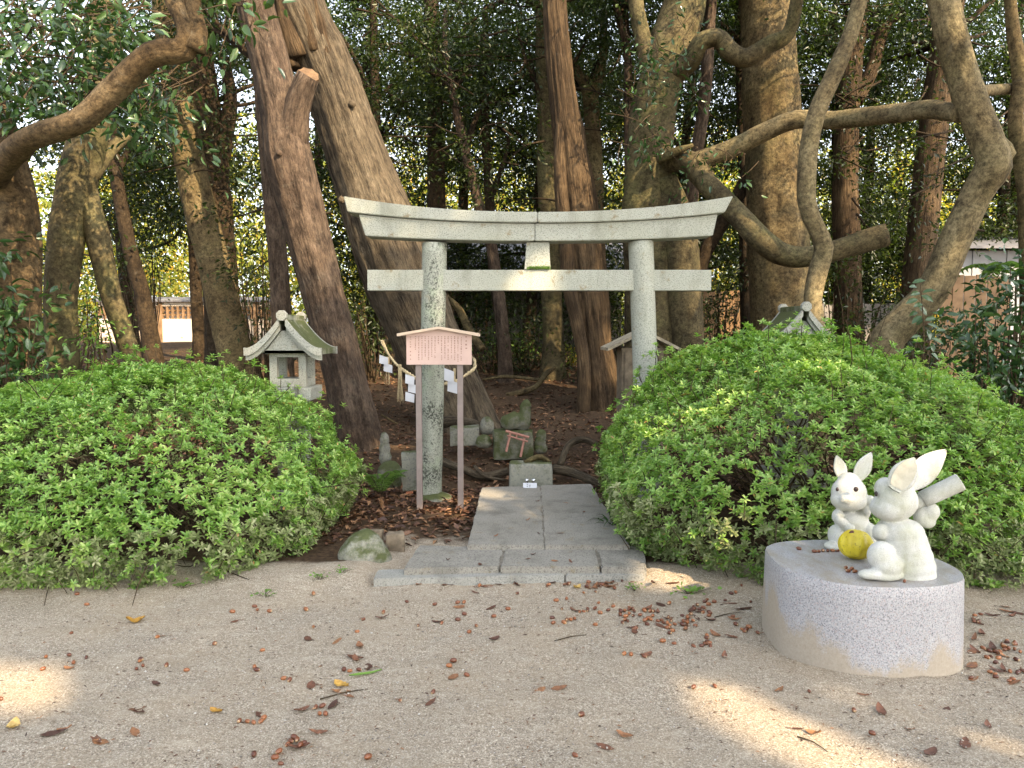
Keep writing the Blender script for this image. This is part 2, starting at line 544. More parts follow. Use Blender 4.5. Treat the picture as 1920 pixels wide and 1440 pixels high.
MAT['tile'] = plain('roof_tile', (0.14, 0.14, 0.15), 0.6, 0.2, 8)

def acornmat():
    m, nt, b = new_mat('acorn_shell')
    co = objco(nt)
    oi = nt.nodes.new('ShaderNodeObjectInfo')
    x = sep(nt, co)[2]
    c = ramp(nt, oi.outputs['Random'], [(0.0, (0.075, 0.02, 0.008)), (0.5, (0.19, 0.062, 0.02)), (1.0, (0.33, 0.125, 0.04))])
    c = mixc(nt, ramp(nt, math_(nt, 'MULTIPLY_ADD', x, 40.0, 0.5), [(0.08, 1.0), (0.16, 0.0)]), c, (0.50, 0.36, 0.20))
    st = noise(nt, mapping(nt, co, (900, 900, 40)), 1.0, 2)
    c = mixc(nt, ramp(nt, st, [(0.4, 0.3), (0.6, 0.0)]), c, (0.06, 0.015, 0.005))
    nt.links.new(c, b.inputs['Base Color'])
    b.inputs['Roughness'].default_value = 0.28
    b.inputs['Specular IOR Level'].default_value = 0.6
    return m
MAT['acorn'] = acornmat()

def dryleaf(name, a, bcol, c3):
    m, nt, b = new_mat(name)
    g = nt.nodes.new('ShaderNodeNewGeometry')
    oi = nt.nodes.new('ShaderNodeObjectInfo')
    f = math_(nt, 'FRACT', math_(nt, 'ADD', g.outputs['Random Per Island'], oi.outputs['Random']))
    c = ramp(nt, f, [(0.05, a), (0.5, bcol), (0.95, c3)])
    c = mixc(nt, ramp(nt, noise(nt, g.outputs['Position'], 70, 3), [(0.35, 0.5), (0.6, 0.0)]), c, tuple(x * 0.4 for x in a))
    nt.links.new(c, b.inputs['Base Color'])
    b.inputs['Roughness'].default_value = 0.6
    return m
MAT['dry'] = dryleaf('dry_leaf', (0.07, 0.028, 0.016), (0.17, 0.07, 0.036), (0.32, 0.15, 0.06))
MAT['litter'] = dryleaf('leaf_litter', (0.05, 0.022, 0.013), (0.15, 0.07, 0.036), (0.33, 0.18, 0.085))
MAT['dry_yellow'] = dryleaf('yellow_leaf', (0.42, 0.22, 0.03), (0.52, 0.30, 0.05), (0.50, 0.36, 0.12))

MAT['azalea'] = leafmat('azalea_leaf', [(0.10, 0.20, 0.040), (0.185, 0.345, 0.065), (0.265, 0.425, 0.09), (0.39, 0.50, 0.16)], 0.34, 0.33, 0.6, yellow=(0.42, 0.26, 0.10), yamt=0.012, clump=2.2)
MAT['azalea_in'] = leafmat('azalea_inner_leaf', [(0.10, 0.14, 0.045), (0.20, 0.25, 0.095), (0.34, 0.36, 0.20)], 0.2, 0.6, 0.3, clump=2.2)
MAT['camellia'] = leafmat('camellia_leaf', [(0.018, 0.045, 0.016), (0.035, 0.08, 0.026), (0.07, 0.13, 0.04)], 0.18, 0.25, 0.6)
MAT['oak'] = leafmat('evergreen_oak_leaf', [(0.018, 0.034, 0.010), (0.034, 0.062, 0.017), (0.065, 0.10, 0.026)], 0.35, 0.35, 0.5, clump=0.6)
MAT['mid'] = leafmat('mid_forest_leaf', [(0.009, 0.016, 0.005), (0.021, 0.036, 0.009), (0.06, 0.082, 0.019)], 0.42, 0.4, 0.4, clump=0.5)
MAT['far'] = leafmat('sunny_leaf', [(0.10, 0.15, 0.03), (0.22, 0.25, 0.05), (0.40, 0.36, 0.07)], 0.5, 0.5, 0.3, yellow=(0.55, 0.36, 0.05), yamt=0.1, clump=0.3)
MAT['fern'] = leafmat('fern_leaf', [(0.07, 0.14, 0.03), (0.11, 0.21, 0.04), (0.15, 0.26, 0.06)], 0.35, 0.5, 0.3)
MAT['weed'] = leafmat('weed_leaf', [(0.09, 0.18, 0.03), (0.15, 0.28, 0.05), (0.2, 0.33, 0.08)], 0.3, 0.5, 0.3)

MAT['bark_red'] = bark('bark_reddish', (0.125, 0.09, 0.072), (0.22, 0.168, 0.138), (0.33, 0.27, 0.235), lamt=0.35, stretch=0.16)
MAT['bark_grey'] = bark('bark_grey_brown', (0.14, 0.115, 0.088), (0.25, 0.212, 0.165), (0.37, 0.33, 0.27), lamt=0.3, stretch=0.12, scale=11, bmp=0.8)
MAT['bark_smooth'] = bark('bark_smooth_olive', (0.125, 0.105, 0.06), (0.20, 0.172, 0.10), (0.28, 0.25, 0.155), lamt=0.3, stretch=0.9, scale=5, bmp=0.28, moss=0.22, crack=0.25)
MAT['bark_tan'] = bark('bark_tan', (0.16, 0.12, 0.065), (0.28, 0.225, 0.13), (0.40, 0.34, 0.21), lamt=0.25, stretch=0.8, scale=6, bmp=0.3, moss=0.15, crack=0.3)
MAT['bark_pale'] = bark('bark_pale', (0.26, 0.21, 0.13), (0.42, 0.36, 0.23), (0.56, 0.50, 0.34), lamt=0.3, stretch=0.5, scale=8, bmp=0.35, moss=0.12, crack=0.35)
MAT['bark_dark'] = bark('bark_dark', (0.05, 0.036, 0.022), (0.09, 0.065, 0.04), (0.14, 0.105, 0.065), lamt=0.2, stretch=0.4, scale=8, bmp=0.5)
MAT['bark_cypress'] = bark('bark_cypress', (0.10, 0.068, 0.042), (0.185, 0.132, 0.083), (0.30, 0.222, 0.145), lamt=0.15, stretch=0.06, scale=16, bmp=0.9)
MAT['bark_limb'] = bark('bark_limb', (0.17, 0.12, 0.068), (0.29, 0.215, 0.13), (0.40, 0.32, 0.215), lamt=0.35, stretch=0.8, scale=7, bmp=0.4)
MAT['twig'] = bark('twig_bark', (0.10, 0.075, 0.05), (0.16, 0.12, 0.08), (0.24, 0.19, 0.13), lamt=0.1, stretch=0.8, scale=12, bmp=0.2)

def groundmat():
    m, nt, b = new_mat('gravel_and_earth')
    co = geo_pos(nt)
    a = nt.nodes.new('ShaderNodeAttribute'); a.attribute_name = 'soil'
    soil = a.outputs['Fac']
    n1 = noise(nt, co, 150, 4, 0.8)
    n2 = noise(nt, co, 55, 4, 0.75)
    n3 = noise(nt, co, 2.1, 6, 0.65)
    n4 = noise(nt, mapping(nt, co, (1, 2.2, 1)), 7, 5, 0.7)
    c = ramp(nt, n1, [(0.36, (0.075, 0.062, 0.05)), (0.45, (0.27, 0.237, 0.20)), (0.55, (0.40, 0.36, 0.305)), (0.65, (0.74, 0.70, 0.64))])
    c = mixc(nt, ramp(nt, n2, [(0.38, 0.7), (0.52, 0.0)]), c, (0.20, 0.165, 0.125))
    c = mixc(nt, ramp(nt, n3, [(0.40, 0.0), (0.66, 0.4)]), c, (0.36, 0.30, 0.225))
    c = mixc(nt, ramp(nt, n4, [(0.52, 0.0), (0.70, 0.40)]), c, (0.50, 0.46, 0.40))
    e = ramp(nt, noise(nt, co, 26, 6, 0.7), [(0.3, (0.028, 0.02, 0.013)), (0.55, (0.075, 0.05, 0.032)), (0.8, (0.15, 0.105, 0.065))])
    k = math_(nt, 'ADD', soil, math_(nt, 'MULTIPLY', math_(nt, 'SUBTRACT', noise(nt, co, 5, 6, 0.7), 0.5), 0.9))
    c = mixc(nt, ramp(nt, k, [(0.35, 0.0), (0.65, 1.0)]), c, e)
    c = mixc(nt, 1.0, c, (1.16, 1.12, 1.03), 'MULTIPLY')
    nt.links.new(c, b.inputs['Base Color'])
    b.inputs['Roughness'].default_value = 0.95
    b.inputs['Specular IOR Level'].default_value = 0.15
    h = math_(nt, 'ADD', n2, math_(nt, 'MULTIPLY', n1, 0.5))
    bump(nt, b, h, 0.9, 0.016)
    return m
MAT['ground'] = groundmat()

# ================================================================== THE SETTING
# ground: one sheet, fine near the camera
def axis(lo, hi, near, n1, n2):
    a = np.linspace(-near, near, n1)
    l = -np.geomspace(near, -lo, n2)[::-1][:-1]
    h = np.geomspace(near, hi, n2)[1:]
    return np.concatenate([l, a, h])
gx = axis(-90, 90, 6.0, 171, 22)
gy = np.concatenate([np.linspace(-60, 0, 16)[:-1], np.linspace(0, 16, 251), np.geomspace(16, 130, 30)[1:]])
GX, GY = np.meshgrid(gx, gy)
GZ = Hnp(GX, GY) + 0.008 * fbm(np.stack([GX, GY, 0 * GX], -1), 4.0, 21, 3) * (GY < 12) + 0.0035 * fbm(np.stack([GX, GY, 0 * GX], -1), 13.0, 27, 2) * (GY < 6)
bank = np.exp(-((GY - 4.55) / 0.28) ** 2) * (np.abs(GX + 2.6) < 1.75) + np.exp(-((GY - 4.55) / 0.25) ** 2) * (np.abs(GX - 2.3) < 1.5)
GZ = GZ + 0.045 * bank
soil = np.clip((GY - 4.55) / 0.35, 0, 1) * 0.95
soil = np.where((GX > -1.05) & (GX < -0.2) & (GY < 6.0) & (GY > 4.6), np.clip((GY - 4.9) / 1.0, 0, 0.95), soil)
nxg, nyg = len(gx), len(gy)
ii = (np.arange(nyg - 1)[:, None] * nxg + np.arange(nxg - 1)[None])
GF = np.stack([ii, ii + 1, ii + 1 + nxg, ii + nxg], -1).reshape(-1, 4)
gme = np_mesh('ground', np.stack([GX, GY, GZ], -1).reshape(-1, 3), GF, MAT['ground'], True, {'soil': soil.ravel()})
set_props(link('ground', gme), kind='structure')

def Hs(x, y):
    """ground height with the small bank"""
    b = (math.exp(-((y - 4.55) / 0.28) ** 2) if abs(x + 2.6) < 1.75 else 0) + (math.exp(-((y - 4.55) / 0.25) ** 2) if abs(x - 2.3) < 1.5 else 0)
    return H(x, y) + 0.045 * b + 0.008 * float(fbm(np.array([[x, y, 0.0]]), 4.0, 21, 3)[0]) * (y < 12)

# small stones of the gravel (nobody could count them)
def pebbles():
    n = 14000
    y = 2.2 + 2.6 * rng.random(n) ** 1.4
    x = (rng.random(n) * 2 - 1) * (y * 0.75)
    keep = ~((y > 4.5))
    x, y = x[keep], y[keep]
    n = len(x)
    z = Hnp(x, y)
    oct_v = np.array([[1, 0, 0], [-1, 0, 0], [0, 1, 0], [0, -1, 0], [0, 0, 1], [0, 0, -1]], float)
    oct_f = np.array([[0, 2, 4], [2, 1, 4], [1, 3, 4], [3, 0, 4], [2, 0, 5], [1, 2, 5], [3, 1, 5], [0, 3, 5]])
    s = 0.0020 + 0.0045 * rng.random(n) ** 5
    S = s[:, None] * rng.uniform(0.6, 1.3, (n, 3)) * np.array([1, 1, 0.7])
    th = rng.random(n) * 6.28
    V = oct_v[None] * S[:, None] * rng.uniform(0.75, 1.2, (n, 6, 1))
    X = V[..., 0] * np.cos(th)[:, None] - V[..., 1] * np.sin(th)[:, None]
    Y = V[..., 0] * np.sin(th)[:, None] + V[..., 1] * np.cos(th)[:, None]
    V = np.stack([X + x[:, None], Y + y[:, None], V[..., 2] + z[:, None] + 0.001], -1).reshape(-1, 3)
    F = ((np.arange(n) * 6)[:, None, None] + oct_f[None]).reshape(-1, 3)
    m, nt, b = new_mat('pebble')
    g = nt.nodes.new('ShaderNodeNewGeometry')
    nt.links.new(ramp(nt, g.outputs['Random Per Island'], [(0, (0.17, 0.15, 0.13)), (0.5, (0.38, 0.335, 0.28)), (0.85, (0.46, 0.42, 0.36)), (1, (0.62, 0.60, 0.56))]), b.inputs['Base Color'])
    b.inputs['Roughness'].default_value = 0.8
    o = link('gravel', np_mesh('gravel', V, F, m))
    set_props(o, 'fine pale grit and tiny stones of the forecourt', 'gravel', kind='stuff')
pebbles()

def debris():
    n = 2600
    y = 2.2 + 2.5 * rng.random(n) ** 1.2
    x = (rng.random(n) * 2 - 1) * (y * 0.72)
    P = np.stack([x, y, Hnp(x, y) + 0.004], -1)
    D = np.stack([rng.normal(size=n), rng.normal(size=n) * 0.6, rng.normal(size=n) * 0.1], -1)
    Nn = np.stack([rng.normal(size=n) * 0.3, rng.normal(size=n) * 0.3, np.ones(n)], -1)
    L = rng.uniform(0.006, 0.026, n)
    V, F = leaves(P, D, Nn, L, L * rng.uniform(0.12, 0.4, n))
    o = link('bark_crumbs', np_mesh('bark_crumbs', V, F, MAT['litter']))
    set_props(o, 'tiny crumbs of bark and leaf strewn over the gravel', 'crumbs', kind='stuff')
debris()
# leaf litter of the forest floor
def litter():
    n = 15000
    y = 6.9 + 8.5 * rng.random(n) ** 1.3
    x = (rng.random(n) * 2 - 1) * (y * 0.62 + 0.3)
    m2 = 1500
    y2 = rng.uniform(5.2, 7.0, m2); x2 = rng.uniform(-1.35, -0.18, m2)
    k2 = rng.random(m2) < np.clip((y2 - 4.9) / 1.5, 0.15, 1)
    x = np.concatenate([x, x2[k2]]); y = np.concatenate([y, y2[k2]])
    n = len(x)
    P = np.stack([x, y, Hnp(x, y) + rng.uniform(0.003, 0.02, n)], -1)
    D = np.stack([rng.normal(size=n), rng.normal(size=n), rng.normal(size=n) * 0.22], -1)
    Nn = np.stack([rng.normal(size=n) * 0.35, rng.normal(size=n) * 0.35, np.ones(n)], -1)
    L = rng.uniform(0.045, 0.095, n)
    V, F = leaves(P, D, Nn, L, L * rng.uniform(0.3, 0.5, n))
    o = link('leaf_litter', np_mesh('leaf_litter', V, F, MAT['litter']))
    set_props(o, 'brown leaf litter covering the forest floor behind the torii', 'leaf litter', kind='stuff')
litter()

# paved path with slabs and kerb
path = empty('stone_path', on_z(1000, 1000, 0.0), kind='structure')
def slab(px_pts, ztop, thick, name, mat, seed):
    P = [on_z(x, y, ztop) for x, y in px_pts]
    # densify the outline so that the edge wobbles
    out = []
    for i in range(len(P)):
        a, b = P[i], P[(i + 1) % len(P)]
        n = max(2, int((b - a).length / 0.06))
        for k in range(n):
            p = a.lerp(b, k / n)
            d = 0.0045 * float(fbm(np.array([[p.x, p.y, seed]]), 9, seed)[0])
            out.append((p.x + d, p.y + d))
    bm = bmesh.new()
    A = [bm.verts.new((x, y, ztop)) for x, y in out]
    f = bm.faces.new(A)
    if f.normal.z < 0 or True: bmesh.ops.recalc_face_normals(bm, faces=[f])
    f.normal_update()
    if f.normal.z < 0: f.normal_flip()
    r = bmesh.ops.extrude_face_region(bm, geom=[f])
    for g in r['geom']:
        if isinstance(g, bmesh.types.BMVert): g.co.z = ztop
    for v in A: v.co.z = ztop - thick
    top = [e for e in bm.edges if all(abs(v.co.z - ztop) < 1e-6 for v in e.verts)]
    bmesh.ops.bevel(bm, geom=top, offset=0.007, segments=2, affect='EDGES')
    bmesh.ops.recalc_face_normals(bm, faces=list(bm.faces))
    V, F = bm_to(bm)
    return part(name, V, F, mat, path)
slab([(903, 914), (1012.5, 910), (1021, 1022), (877, 1021)], 0.128, 0.17, 'slab', MAT['slab'], 1)
slab([(1013.3, 910), (1108, 907), (1180, 1022), (1022, 1022)], 0.128, 0.17, 'slab', MAT['slab'], 2)
slab([(786, 1022), (945, 1026), (934, 1062), (757, 1066)], 0.095, 0.12, 'slab', MAT['slab'], 3)
slab([(950, 1027), (1112, 1026), (1124, 1062), (939, 1062)], 0.098, 0.12, 'slab', MAT['slab'], 4)
slab([(1117, 1026), (1205, 1023), (1212, 1064), (1129, 1063)], 0.095, 0.12, 'slab', MAT['slab'], 5)
slab([(708, 1068), (1056, 1062), (1058, 1078), (700, 1085)], 0.055, 0.10, 'kerb_stone', MAT['kerb'], 6)
slab([(1061, 1064), (1205, 1065), (1208, 1078), (1062, 1078)], 0.055, 0.10, 'kerb_stone', MAT['kerb'], 7)

MAT['mortar'] = plain('joint_earth', (0.17, 0.155, 0.125), 0.95, 0.25, 40)
slab([(912, 917), (1104, 911), (1172, 1018), (886, 1017)], 0.1235, 0.12, 'joint_filling', MAT['mortar'], 8)
slab([(796, 1030), (1196, 1030), (1204, 1060), (768, 1062)], 0.0905, 0.10, 'joint_filling', MAT['mortar'], 9)
# ------------------------------------------------------------------ stone torii
TY = 6.75
tor = empty('stone_torii', at(1008, 935, TY) * Vector((1, 1, 0)) if False else (at(1008, 930, TY).x, TY, 0.02),
            'pale granite torii gate with curved lintel spanning the path', 'torii')
def pillar(px0, py0, px1, py1, w0, w1, mat):
    a, b = at(px0, py0, TY), at(px1, py1, TY)
    r0, r1 = M(w0, TY) / 2, M(w1, TY) / 2
    d = (b - a)
    a2 = a - d * ((a.z + 0.05) / d.z)
    V, F, B = tube([a2, a2.lerp(b, 0.5), b], [r0, (r0 + r1) / 2, r1], seg=40, step=0.1, rough=0.004, seed=3)
    part('pillar', V, F, mat, tor, True)
pillar(806.5, 930, 815, 456, 43.5, 46, MAT['granite_lichen'])
pillar(1218, 930, 1201.5, 453, 46, 46, MAT['granite'])

def curve_y(x, xc, half, yc, ye):
    t = abs(x - xc) / half
    return yc + (ye - yc) * (t ** 2.2)
def beam(name, x0, x1, top, bot, x0b, x1b, depth, mat, yoff=0.0):
    """lintel piece between px x0..x1 at the top edge and x0b..x1b at the bottom edge; top/bot give py for a px"""
    n = 18
    bm = bmesh.new()
    rows = []
    for k in range(n + 1):
        t = k / n
        xt, xb = x0 + (x1 - x0) * t, x0b + (x1b - x0b) * t
        pt, pb = at(xt, top(xt), TY), at(xb, bot(xb), TY)
        row = []
        for p, s in ((pt, -1), (pt, 1), (pb, 1), (pb, -1)):
            row.append(bm.verts.new((p.x, TY + yoff + s * depth / 2, p.z)))
        rows.append(row)
    for a, b in zip(rows[:-1], rows[1:]):
        for i in range(4):
            bm.faces.new((a[i], a[(i + 1) % 4], b[(i + 1) % 4], b[i]))
    bm.faces.new(rows[0]); bm.faces.new(rows[-1][::-1])
    bmesh.ops.recalc_face_normals(bm, faces=list(bm.faces))
    sharp = [e for e in bm.edges if e.calc_face_angle(0) > 0.6]
    bmesh.ops.bevel(bm, geom=sharp, offset=0.006, segments=2, affect='EDGES')
    V, F = bm_to(bm)
    return part(name, V, F, mat, tor)
ktop = lambda x: curve_y(x, 1008, 358, 402, 373)
kbot = lambda x: curve_y(x, 1008, 350, 421.5, 402)
stop = lambda x: curve_y(x, 1008, 350, 422.5, 403)
sbot = lambda x: curve_y(x, 1008, 320, 454.5, 445)
beam('top_lintel', 651, 1006.7, ktop, kbot, 658, 1006.7, 0.30, MAT['granite'])
beam('top_lintel', 1007.3, 1366, ktop, kbot, 1007.3, 1350, 0.30, MAT['granite'])
beam('lower_lintel', 677, 1001.7, stop, sbot, 690, 1001.7, 0.24, MAT['granite'])
beam('lower_lintel', 1002.3, 1339, stop, sbot, 1002.3, 1330, 0.24, MAT['granite'])
p0, p1 = at(691, 507, TY), at(1330, 545.5, TY)
V, F = box(p0.x, p1.x, TY - 0.065, TY + 0.065, p1.z, p0.z, 0.006)
part('tie_beam', V, F, MAT['granite'], tor)
a, b, c, d = at(987, 456, TY), at(1029, 456, TY), at(1031.5, 506.5, TY), at(983, 506.5, TY)
V, F = prism([(a.x, a.z), (b.x, b.z), (c.x, c.z), (d.x, d.z)], TY - 0.07, TY + 0.07, 'y', 0.004)
part('strut', V, F, MAT['granite'], tor)
def mossline():
    n = 700
    a, b = at(988, 505, TY), at(1031, 505, TY)
    P = np.stack([rng.uniform(a.x, b.x, n), rng.uniform(TY - 0.085, TY - 0.066, n), a.z - 0.003 + np.abs(rng.normal(size=n)) * 0.010], -1)
    V, F = leaves(P, unit(n) + np.array([0, -0.3, 0.6]), unit(n), 0.014, 0.006)
    part('moss', V, F, MAT['fern'], tor)
mossline()

# ------------------------------------------------------------------ stone lanterns
def lantern(base, label, sc=1.0):
    root = empty('stone_lantern', base, label, 'stone lantern', 'stone lanterns beside the torii')
    Z = lambda z: base[2] + z * sc
    def bx(name, x0, x1, y0, y1, z0, z1, bev=0.008, mat='granite_lantern', par=None):
        V, F = box(base[0] + x0 * sc, base[0] + x1 * sc, base[1] + y0 * sc, base[1] + y1 * sc, Z(z0), Z(z1), bev)
        return part(name, V, F, MAT[mat], par or root)
    bx('foot', -0.24, 0.24, -0.24, 0.24, -0.06, 0.12, 0.02)
    bx('post', -0.115, 0.115, -0.115, 0.115, 0.12, 0.885)
    bx('platform', -0.20, 0.20, -0.20, 0.20, 0.885, 0.995, 0.01)
    # fire box: four corner posts, sill and head
    fb = []
    h0, h1, w = 0.995, 1.30, 0.152
    s0, s1 = 1.065, 1.245
    for x0, x1, y0, y1, z0, z1 in ((-w, w, -w, w, h0, s0), (-w, w, -w, w, s1, h1)):
        fb.append(box(base[0] + x0 * sc, base[0] + x1 * sc, base[1] + y0 * sc, base[1] + y1 * sc, Z(z0), Z(z1), 0.005))
    for sx in (-1, 1):
        for sy in (-1, 1):
            x0, x1 = sorted((sx * w, sx * (w - 0.062)))
            y0, y1 = sorted((sy * w, sy * (w - 0.062)))
            fb.append(box(base[0] + x0 * sc, base[0] + x1 * sc, base[1] + y0 * sc, base[1] + y1 * sc, Z(s0 - 0.004), Z(s1 + 0.004), 0.003))
    V, F = merge(fb)
    part('fire_box', V, F, MAT['granite_lantern'], root)
    # roof: concave slopes, ridge front to back
    def prof(t, dz):   # t 0..1 ridge -> eave
        x = 0.025 + 0.285 * t
        z = 1.565 - 0.255 * (1 - max(0.0, 1 - t) ** 1.55) + 0.012 * t ** 6
        return x, z + dz
    n = 14
    for s in (-1, 1):
        up = [prof(k / n, 0) for k in range(n + 1)]
        lo = [prof(k / n, -0.05) for k in range(n + 1)][::-1]
        V, F = prism([(base[0] + s * x * sc, Z(z)) for x, z in up + lo], base[1] - 0.26 * sc, base[1] + 0.26 * sc, 'y', 0)
        part('roof_slope', V, F, MAT['granite_moss'], root, False)
        # barge boards on both gables, two steps
        for yy0, yy1, d0, d1, sh in ((-0.292, -0.261, 0.004, -0.060, 0.02), (0.261, 0.292, 0.004, -0.060, 0.02), (-0.262, -0.236, -0.0505, -0.098, 0.0)):
            up = [prof(k / n * (1.0 + sh) - 0.0, d0) for k in range(n + 1)]
            lo = [prof(k / n * (1.0 + sh) - 0.0, d1) for k in range(n + 1)][::-1]
            V, F = prism([(base[0] + s * x * sc, Z(z)) for x, z in up + lo], base[1] + yy0 * sc, base[1] + yy1 * sc, 'y', 0)
            part('barge_board', V, F, MAT['granite_lantern'], root)
    gx_, gz_ = [], []
    pts = [(-0.215, 1.300)] + [(-prof(t, -0.10)[0], prof(t, -0.10)[1]) for t in (0.55, 0.35, 0.15, 0.0)] + [(prof(t, -0.10)[0], prof(t, -0.10)[1]) for t in (0.0, 0.15, 0.35, 0.55)] + [(0.215, 1.300)]
    V, F = prism([(base[0] + x * sc, Z(z)) for x, z in pts], base[1] - 0.225 * sc, base[1] + 0.225 * sc, 'y', 0.003)
    part('gable', V, F, MAT['granite_lantern'], root)
    bx('ridge', -0.034, 0.034, -0.27, 0.27, 1.548, 1.598, 0.012, 'granite_moss')
    for y in (-0.285, 0.285):
        pr = [(0.045 * math.cos(q * math.pi / 4 + 0.39), 0.045 * math.sin(q * math.pi / 4 + 0.39)) for q in range(8)]
        V, F = prism([(base[0] + x * sc, Z(1.588 + z)) for x, z in pr], base[1] + (y - 0.024) * sc, base[1] + (y + 0.024) * sc, 'y', 0.004)
        part('ridge_end', V, F, MAT['granite_lantern'], root)
    return root
lx = at(543, 700, 6.45)
lantern((lx.x, 6.55, 0.035), 'stone lantern with open fire box rising behind the left azalea bush')
lx2 = at(1492, 600, 6.9)
lantern((lx2.x, 6.95, 0.12), 'stone lantern of which only the roof peak shows above the right azalea bush')

# ------------------------------------------------------------------ notice board
SY = 6.3
sg = empty('notice_board', (at(823, 962, SY).x, SY, 0.02), 'pinkish wooden notice board with vertical writing on two posts before left pillar', 'notice board')
for px in (784.5, 862.5):
    a, b = at(px, 690, SY), at(px, 966, SY)
    hw = 0.0235
    V, F = box(a.x - hw, a.x + hw, SY - 0.005, SY + 0.045, -0.04, at(px, 640, SY).z, 0.003)
    part('post', V, F, MAT['wood_post'], sg)
fy = SY - 0.006
bl, br, bt, bb = at(762.5, 632, SY).x, at(884.5, 632, SY).x, at(762, 623, SY).z, at(762, 683.5, SY).z
pk = at(823, 613.5, SY).z
V, F = prism([(bl, bb), (br, bb), (br, bt), ((bl + br) / 2, pk - 0.006), (bl, bt)], fy - 0.022, fy, 'y', 0.0015)
part('board', V, F, MAT['wood_pink'], sg)
for s in (-1, 1):
    e = at(823 + s * 76.5, 627, SY)
    cx = (bl + br) / 2
    dx, dz = e.x - cx, e.z - pk
    t = 0.016
    V, F = prism([(cx, pk + t * 0.3), (e.x, e.z + t * 0.5), (e.x, e.z - t), (cx, pk - t * 0.9)], SY - 0.075, SY + 0.085, 'y', 0.001)
    part('roof_board', V, F, MAT['wood_edge'], sg)
def lettering():
    Vv, Ff = [], []
    yy = fy - 0.0235
    def q(x0, x1, z0, z1):
        k = len(Vv)
        Vv.extend([(x0, yy, z0), (x1, yy, z0), (x1, yy, z1), (x0, yy, z1)]); Ff.append([k, k + 1, k + 2, k + 3])
    sx = M(1, SY)
    cols = [(874.5, 632, 4, 7.0, 3.4)] + [(865.2 - i * 6.1, 631.5 + (1.5 if i == 0 else 0), n, 3.25, 2.3) for i, n in enumerate([14, 15, 14, 13, 14, 13, 14, 5, 13, 12, 14, 12, 14, 14, 8])] + [(770.5, 632, 5, 4.6, 2.8), (770.5, 659, 3, 7.0, 2.6)]
    rr = random.Random(3)
    for cx, y0, n, pitch, size in cols:
        for k in range(n):
            if n > 10 and rr.random() < 0.06: continue
            p = at(cx, y0 + k * pitch, SY)
            s = size * sx / 2
            th = 0.0011 * (1.3 if size > 3 else 1)
            for j in range(rr.choice((2, 2, 3))):
                z = p.z + s * rr.uniform(-0.85, 0.85); a = s * rr.uniform(0.45, 1)
                q(p.x - a, p.x + a, z - th, z + th)
            for j in range(rr.choice((1, 1, 2))):
                x = p.x + s * rr.uniform(-0.7, 0.7); a = s * rr.uniform(0.5, 1)
                q(x - th, x + th, p.z - a, p.z + a)
    part('lettering', Vv, Ff, MAT['ink'], sg)['kind'] = 'stuff'
lettering()

